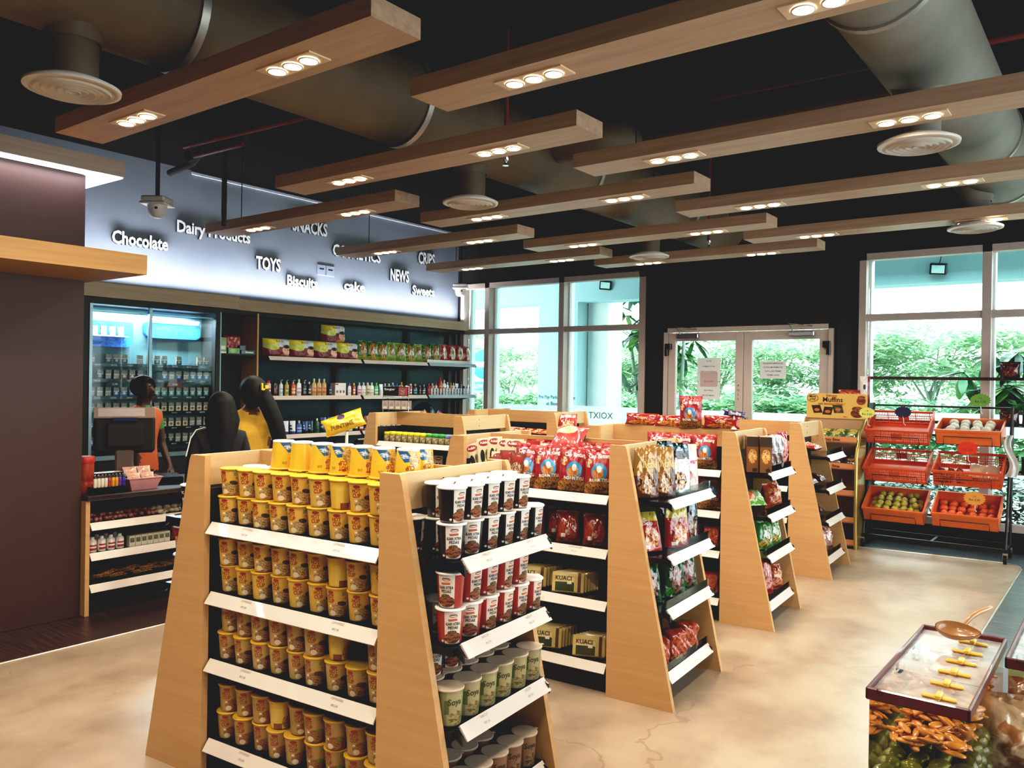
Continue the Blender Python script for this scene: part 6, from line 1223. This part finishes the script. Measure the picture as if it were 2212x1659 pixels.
for i in range(270):
    single('pickled_slice',slm,'orange pickled slice in the upper part of the clear container','food',(PX+rnd.uniform(-.085,.085),PY-.20+.50*(i/270),PZ0+.155+rnd.uniform(0,.02+.12*(i/270))),rot=(rnd.uniform(-.6,.6),rnd.uniform(-.8,.8),rnd.uniform(0,6)),group='orange pickled slices')
# inner orange compartment and ladle
g=G(); g.add([(-.10,.2,.16),(.10,.2,.16),(.10,.2,.30),(-.10,.2,.30)],[(0,1,2,3)],0); 
single('divider_panel',g.mesh('divider',[glassmat('amber_panel',(.95,.72,.42),.1,.1)]),'amber divider inside the pickle container','divider',(PX,PY-.1,PZ0))
sp=G(); mSp=M('ladle_brown','a87a4a',.3,coat=.5)
def bowl(u,v): 
    a=2*PI*u; t=v*PI/2; q=1+.35*max(0,math.cos(a))**3; return (.062*q*math.sin(t)*math.cos(a),.046*math.sin(t)*math.sin(a),-.036*math.cos(t)+.036)
sp.grid(28,10,bowl,0); sp.grid(28,10,lambda u,v:tuple(Vector(bowl(u,v))*.965+Vector((0,0,.0018))),0,flip=True)
hd=G(); hd.tube([(.03,.044,.03),(.05,.07,.05),(.075,.11,.05),(.10,.16,.035),(.115,.2,.02)],[.008,.009,.009,.009,.008],8)
thing('ladle',[('bowl',sp.mesh('bowl',[mSp])),('handle',hd.fix('h',[mSp]))],'brown plastic ladle resting on the pickle container lid','ladle',(PX-.005,PY+.20,PZ0+.338),rot=(.34,.05,.15)).scale=(.8,.8,.8)
# low table under containers and pouch of crackers between
g=G(); g.box((-.56,2.0,.49),(.9,3.6,.53),c=.006); lg=[]
mTb=M('dark_table','3a1c16',.4,coat=.3)
parts=[('table_top',g.fix('top',[mTb]))]
for x in (-.5,.84):
    for y in (2.06,3.54): l=G(); l.box((x-.025,y-.025,0),(x+.025,y+.025,.49),c=.004); parts.append(('leg',l.fix('leg',[mTb])))
thing('display_table',parts,'low dark table carrying the pickle containers at the right edge','table')
single('cracker_bag',bag('pillow',.2,.22,.12,uvmat('cream_bag','d8b48c',[('e',.5,.4,.4,.4,('e8cca8','b87a48'),5)],.2,coat=.7,crinkle=.5),[],None,701),'cream plastic bag of crackers between the two pickle containers','bag',(-.235,2.62,.53),rz=.3)
single('cracker_bag',bag('pillow',.18,.2,.11,uvmat('amber_bag','b8783c',[('e',.5,.4,.4,.4,('d8a868','9a5a28'),5)],.2,coat=.7,crinkle=.5),[],None,702),'amber plastic bag of crackers leaning beside the pickle container','bag',(-.20,2.83,.53),rz=-.3)
# ---------------------------------------------------------------- door notices, frosted lettering
mPap=M('paper','d8dcdc',.7,var=.03); mPapP=M('pink_paper','c0a8a4',.7,var=.03)
def notice(x0,x1,z0,z1,lines,m,lab,y=YB-.016):
    g=G(); g.box((x0,y-.0008,z0),(x1,y,z1)); n_=len(lines)
    for i,t in enumerate(lines): put_text(g,t,min(.016,(z1-z0)/n_*.32),lambda u,v,i=i:((x0+x1)/2+u,y-.0015,z1-(i+.75)*(z1-z0)/(n_+.5)+v),1,.01,0,(x1-x0)*.8)
    single('paper_notice',g.mesh('notice',[m,M('notice_ink','4a4a4c',.7)]),lab,'notice')
notice(-4.19,-3.90,1.62,1.90,['NOTIS','KAMERA LITAR','TERTUTUP SEDANG','BEROPERASI'],mPap,'upper white paper notice on the left door leaf')
notice(-4.19,-3.90,1.40,1.61,['PERHATIAN','SILA PAKAI','PELITUP MUKA'],mPap,'lower white paper notice on the left door leaf')
notice(-4.15,-3.93,1.56,1.73,['','SILA TUTUP'],mPapP,'small pinkish notice over the two white ones on the left door',YB-.02)
notice(-3.42,-3.12,1.66,1.86,['DILARANG MEROKOK','DI DALAM PREMIS INI','DAN LUAR PREMIS','TERIMA KASIH'],mPap,'white paper notice on the right door leaf')
g=G()
for i,c_ in enumerate('PULL'): put_text(g,c_,.026,lambda u,v,i=i:(-3.665+u,YB-.0415,1.56-.05*i+v),0,.02)
ob('door_lettering',g.mesh('pull',[M('pull_ink','2a2a2a',.6)]),bpy.data.objects['door_1'])
def frostm():
    m,nt,b=newmat('frosted_film'); b.inputs['Base Color'].default_value=(.93,.97,.97,1); b.inputs['Roughness'].default_value=.6; b.inputs['Alpha'].default_value=.72
    b.inputs['Transmission Weight'].default_value=0; b.inputs['Subsurface Weight'].default_value=0
    tr=N(nt,'ShaderNodeBsdfTranslucent'); tr.inputs[0].default_value=(.93,.98,.98,1); mx=N(nt,'ShaderNodeMixShader'); mx.inputs[0].default_value=.85
    t2=N(nt,'ShaderNodeBsdfTransparent'); m2=N(nt,'ShaderNodeMixShader'); m2.inputs[0].default_value=.2
    out=nt.nodes['Material Output']; nt.links.new(b.outputs[0],mx.inputs[1]); nt.links.new(tr.outputs[0],mx.inputs[2]); nt.links.new(mx.outputs[0],m2.inputs[1]); nt.links.new(t2.outputs[0],m2.inputs[2]); nt.links.new(m2.outputs[0],out.inputs[0]); return m
mFr=frostm(); mFt=M('film_lettering','5f9a86',.6)
for i,(x0,x1,z0,z1,t,tx) in enumerate(((-7.42,-6.21,.88,1.26,'',0),(-6.12,-5.0,.88,1.27,'TXIOX',-5.62),(-4.46,-3.74,.88,1.27,'Welcome',-4.02),(-3.50,-2.76,.88,1.27,'Selamat Datang',-3.1),(-2.26,-1.21,1.10,1.33,'',0),(-1.11,.0,1.10,1.33,'',0))):
    g=G(); g.add([(x0,YB+.136 if i not in (2,3) else YB+.002,z0),(x1,YB+.136 if i not in (2,3) else YB+.002,z0),(x1,YB+.136 if i not in (2,3) else YB+.002,z1),(x0,YB+.136 if i not in (2,3) else YB+.002,z1)],[(0,1,2,3)],0)
    if t: put_text(g,t,.085 if i==1 else .06,lambda u,v:(tx+u,YB+.133 if i==1 else YB-.001,1.03+(.08 if i==1 else .07)+v),1,.01,0,.5 if i==1 else .42,mirror=i!=1)
    e=bpy.data.objects['window_1' if i<2 else 'door_1' if i<4 else 'window_2']; ob('frosted_film',g.mesh('film',[mFr,mFt]),e)
# ================================================================ OUTSIDE
mOut=M('pale_paving','dfe4e0',.8,var=.06,scale=.5); mTealW=M('teal_render','9dbabf',.85,var=.03); mWhR=M('white_render','dfe8e6',.8,var=.03)
g=G(); g.box((-60,YB+.12,-.3),(40,60,-.05)); g.box((XR+.1,-30,-.3),(60,YB+.12,-.05)); tag(ob('ground',g.fix('ground',[mOut])),kind='structure')
g=G(); g.box((-20,11.6,2.93),(20,12.0,4.2)); g.box((-20,YB+.14,3.9),(20,11.6,4.2)); single('canopy_fascia',g.fix('f',[mTealW]),'teal concrete beam and soffit of the walkway outside the windows','building part')
g=G(); g.box((-8.22,11.6,-.05),(-7.42,12.0,2.93)); g.box((-8.22,11.595,1.13),(-7.42,11.6,1.135)); g.box((-8.22,11.595,1.43),(-7.42,11.6,1.433))
for t,z in (('Pre Pay Parking Machine',1.30),('at Basement',1.19)): put_text(g,t,.06,lambda u,v,z=z:(-7.82+u,11.592,z+v),1,.01,0,.74)
single('walkway_column',g.mesh('c',[mTealW,M('sign_ink','24424a',.6)]),'teal column outside reading Pre Pay Parking Machine at Basement','column')
g=G(); g.box((-7.40,11.9,-.05),(-7.02,12.4,4.2)); single('walkway_column',g.fix('c',[mWhR]),'white bright pillar beside the teal column outside','column')
def flood(x,y,z,lab,rz):
    g=G(); g.box((-.1,-.02,-.075),(.1,.03,.075),c=.01); g.add([(-.075,-.0205,-.05),(.075,-.0205,-.05),(.075,-.0205,.05),(-.075,-.0205,.05)],[(0,1,2,3)],1); a=G(); a.tube([(0,.03,.05),(.02,.06,.2),(.05,.1,.32)],.006,6)
    thing('floodlight',[('lamp_housing',g.mesh('h',[mBlackG,M('lamp_glass','bfe0dc',.2)])),('bracket',a.fix('a',[mBlack]))],lab,'lamp',(x,y,z),rot=(.25,.1,rz))
flood(-6.86,11.54,3.17,'black floodlight on the teal beam outside the left window',.4); flood(-1.99,11.54,3.09,'black floodlight on the teal beam outside the right window',.0)
# foliage
def leaves(n,cents,size,long_,seed,cols,droop=.3):
    r=random.Random(seed); g=G()
    for _ in range(n):
        c=r.choice(cents); 
        while True:
            d=Vector((r.uniform(-1,1),r.uniform(-1,1),r.uniform(-1,1)))
            if .25<d.length<1: break
        p=Vector(c[:3])+Vector((d.x*c[3],d.y*c[3],d.z*c[4]))
        s=size*r.uniform(.6,1.3); a=r.uniform(0,2*PI); t=r.uniform(-droop*2,droop); L_=Vector((math.cos(a)*math.cos(t),math.sin(a)*math.cos(t),math.sin(t))); W=L_.cross(Vector((r.uniform(-.4,.4),r.uniform(-.4,.4),1))).normalized()
        A=p; B=p+L_*s*long_*.5+W*s*.3; C_=p+L_*s*long_; D_=p+L_*s*long_*.5-W*s*.3
        g.add([A,B,C_,D_],[(0,1,2,3)],r.randrange(cols))
    return g
def leafm(name,c,tr=.45):
    m=M(name,c,.6,var=.2); nt=m.node_tree; b=nt.nodes['Principled BSDF']; t=N(nt,'ShaderNodeBsdfTranslucent'); t.inputs[0].default_value=lin(c); mx=N(nt,'ShaderNodeMixShader'); mx.inputs[0].default_value=tr
    nt.links.new(b.outputs[0],mx.inputs[1]); nt.links.new(t.outputs[0],mx.inputs[2]); nt.links.new(mx.outputs[0],nt.nodes['Material Output'].inputs[0]); return m
lf=[leafm('leaf_light','cfe0bf'),leafm('leaf_mid','a9cba0'),leafm('leaf_pale','e2ecd8'),leafm('leaf_teal','8fbba2')]
mTr=M('pale_trunk','9aa398',.8)
def trunk(h,seed,r0=.06):
    r=random.Random(seed); g=G(); g.tube([(0,0,-.05),(.03,0,h*.35),(-.02,.02,h*.6)],[r0,r0*.8,r0*.6],8)
    for k in range(7): a=r.uniform(0,6.3); q=r.uniform(.4,.9); g.tube([(0,.0,h*(.42+.03*k)),(math.cos(a)*q*.5,math.sin(a)*q*.5,h*.68),(math.cos(a)*q,math.sin(a)*q,h*(.8+.03*k))],[r0*.5,r0*.3,r0*.12],6)
    return g.fix('trunk',[mTr])
TV=[]
for v in range(3):
    r=random.Random(v+50); cents=[]
    for k in range(26): a=r.uniform(0,6.3); q=r.uniform(.2,1.9); cents.append((math.cos(a)*q,math.sin(a)*q,1.35+r.uniform(0,1.75)-q*.2,.6,.2))
    TV.append((leaves(6200,cents,.09,2.6,v,4).mesh('foliage',lf),trunk(2.9,v)))
tl=['far left','left','centre left','behind the left window','behind the left pane','near the door','behind the left door leaf','behind the right door leaf','behind the black wall','right','behind the right window','behind the right mullion','far right','farthest right','right edge','outermost']
tx=[(-24,17.5,1.05),(-20.5,18.5,1.1),(-17.6,16.8,.95),(-15.3,18,1.15),(-13.0,17,.95),(-11.2,18.6,1.1),(-9.5,17.2,1.),(-7.8,18.4,1.12),(-6.2,17.3,1.),(-4.6,18.6,1.1),(-3.1,17.4,.98),(-1.4,18.4,1.1),(.4,17.2,1.),(2.2,18.5,1.1),(4.2,17.6,1.05),(6.3,18.4,1.1)]
for i,(x,y,s) in enumerate(tx):
    f,t=TV[i%3]; e=thing('garden_tree',[('foliage',f),('trunk',t)],'light green feathery tree beyond the windows, %s'%tl[i],'tree',(x,y,-.05),rz=i*1.3,group='feathery trees outside'); e.scale=(s*1.05,s*1.05,s*.92)
hl=[leafm('hedge_leaf','93bf93'),leafm('hedge_leaf_light','bfdab0'),leafm('hedge_dark','6aa285')]
hg=leaves(5200,[(-2.4+.3*k,0,.95,.45,.55) for k in range(17)],.13,1.9,9,3).mesh('hedge',hl)
for i,x in enumerate((-21,-16.4,-11.8,-7.2,-2.6,2.0,6.6)):
    tag(ob('hedge',hg,None,(x,14.6,-.05)),'leafy green hedge stretch outside, %s from left'%ORD[i],'hedge','hedge stretches outside',kind='stuff')
iv=[M('ivy_dark','14241d',.5,var=.3),M('ivy_mid','263e33',.5,var=.3),M('ivy_light','5c7469',.5,var=.2)]
ig=leaves(6500,[(-2.3+.2*k,0,.35,.2,.42) for k in range(24)],.07,1.6,19,3).mesh('ivy',iv)
for i,x in enumerate((0,4.4)): tag(ob('groundcover_hedge',ig,None,(x,9.95,-.05)),'dark low leafy hedge just outside the right window, %s half'%('left','right')[i],'hedge','low dark hedge',kind='stuff')
def bigplant(x,y,ros,lab,seed,trunks):
    r=random.Random(seed); g=G()
    for (cx,cz,cy) in ros:
        for k in range(9):
            a=r.uniform(0,6.3); t=r.uniform(-.9,.35); L_=r.uniform(.26,.42); wd=.055*r.uniform(.8,1.3)
            d=Vector((math.cos(a)*math.cos(t),math.sin(a)*math.cos(t),math.sin(t))); W=d.cross(Vector((0,0,1))).normalized(); up=W.cross(d)
            P=[];
            for q,ww in ((.0,.1),(.3,.75),(.65,1.),(.9,.6),(1.,.05)):
                c_=Vector((cx,cy,cz))+d*L_*q-Vector((0,0,1))*.1*q*q; P.append((c_-W*wd*ww,c_,c_+W*wd*ww))
            m=r.randrange(3)
            for A,B in zip(P,P[1:]): g.add([A[0],A[1]-up*.008,B[1]-up*.008,B[0]],[(0,1,2,3)],m); g.add([A[1]-up*.008,A[2],B[2],B[1]-up*.008],[(0,1,2,3)],m)
    t=G()
    for p in trunks: t.tube(p,[.045,.04,.03][:len(p)],8)
    thing('broadleaf_plant',[('foliage',g.mesh('fol',[M('broad_leaf_dark','1f4a34',.4,var=.25),M('broad_leaf','3f7a48',.4,var=.25),M('broad_leaf_light','7aa85a',.4,var=.25)])),('stems',t.fix('stems',[mTr]))],lab,'plant',(x,y,-.05))
r=random.Random(3)
bigplant(-6.75,13.1,[(r.uniform(-.7,.6),r.uniform(1.5,3.3),r.uniform(-.35,.35)) for _ in range(40)],'broad-leaved dark green plant outside the left window',4,[[(.0,0,0),(-.3,0,1.2),(-.5,0,2.4)],[(.2,0,0),(.0,.1,1.2),(-.15,0,2.0)],[(.35,0,0),(.5,0,1.3),(.55,0,2.4)]])
bigplant(-1.15,11.2,[(r.uniform(-.55,1.3),1.75+r.uniform(-.4,.45),r.uniform(-.3,.3)) for _ in range(26)],'broad-leaved plant outside the right window',5,[[(.2,0,0),(.3,0,1.0),(.3,0,1.7)],[(.6,0,0),(.75,0,1.1),(.9,0,1.9)]])
g=G(); g.tube([(-3.35,0,.98),(-1.2,0,.98)],.035,8); g.tube([(-3.35,0,.6),(-1.2,0,.6)],.02,8)
for x in (-3.3,-2.75,-2.2,-1.7,-1.25): g.tube([(x,0,-.05),(x,0,1.02)],.03,8)
single('garden_railing',g.fix('r',[M('rail_green','1c3430',.5)]),'dark green railing outside below the frosted band','railing',(-3.6,12.6,0))
# parking sign
g=G(); g.tube([(0,0,-.05),(0,0,2.1)],.03,8); d=G(); d.lathe([(.001,0),(.32,0),(.32,.01),(.001,.01)],32,0,Matrix.Rotation(PI/2,4,'X')); d.add([(-.31,-.012,-.06),(.31,-.012,-.06),(.31,-.012,.06),(-.31,-.012,.06)],[(0,1,2,3)],1)
p=G(); p.box((-.40,-.02,-.14),(.40,0,.14),1,c=.01); p.box((-.36,-.024,-.1),(.36,-.018,.1),0); put_text(p,'SLOW DOWN',.09,lambda u,v:(u,-.027,-.045+v),1,.02,0,.6)
e=thing('road_sign',[('post',g.fix('post',[mChrome]))],'blue round road sign with white bar above a blue rectangular plate outside','sign',(-11.35,14.0,0))
mBl=M('sign_blue','3a90b8',.4); mWs=M('sign_white','e8f0f0',.4)
ob('round_plate',d.mesh('d',[mBl,mWs]),e,(0,-.04,1.95)); ob('name_plate',p.mesh('p',[mBl,mWs]),e,(.05,-.04,1.47))
g=G(); g.tube([(0,0,-.05),(0,0,5)],.06,10); single('lamp_post',g.fix('g',[M('teal_post','7fb0b0',.5)]),'pale teal post outside behind the left door leaf','post',(-7.15,14.2,0))
# added fill light, out of view, standing for skylight through the right windows
cl=area('added_sky_fill',(-1.0,10.9,3.78),(6.5,1.0),520,(.84,.95,1)); cl.rotation_euler=(math.radians(-46),0,0)
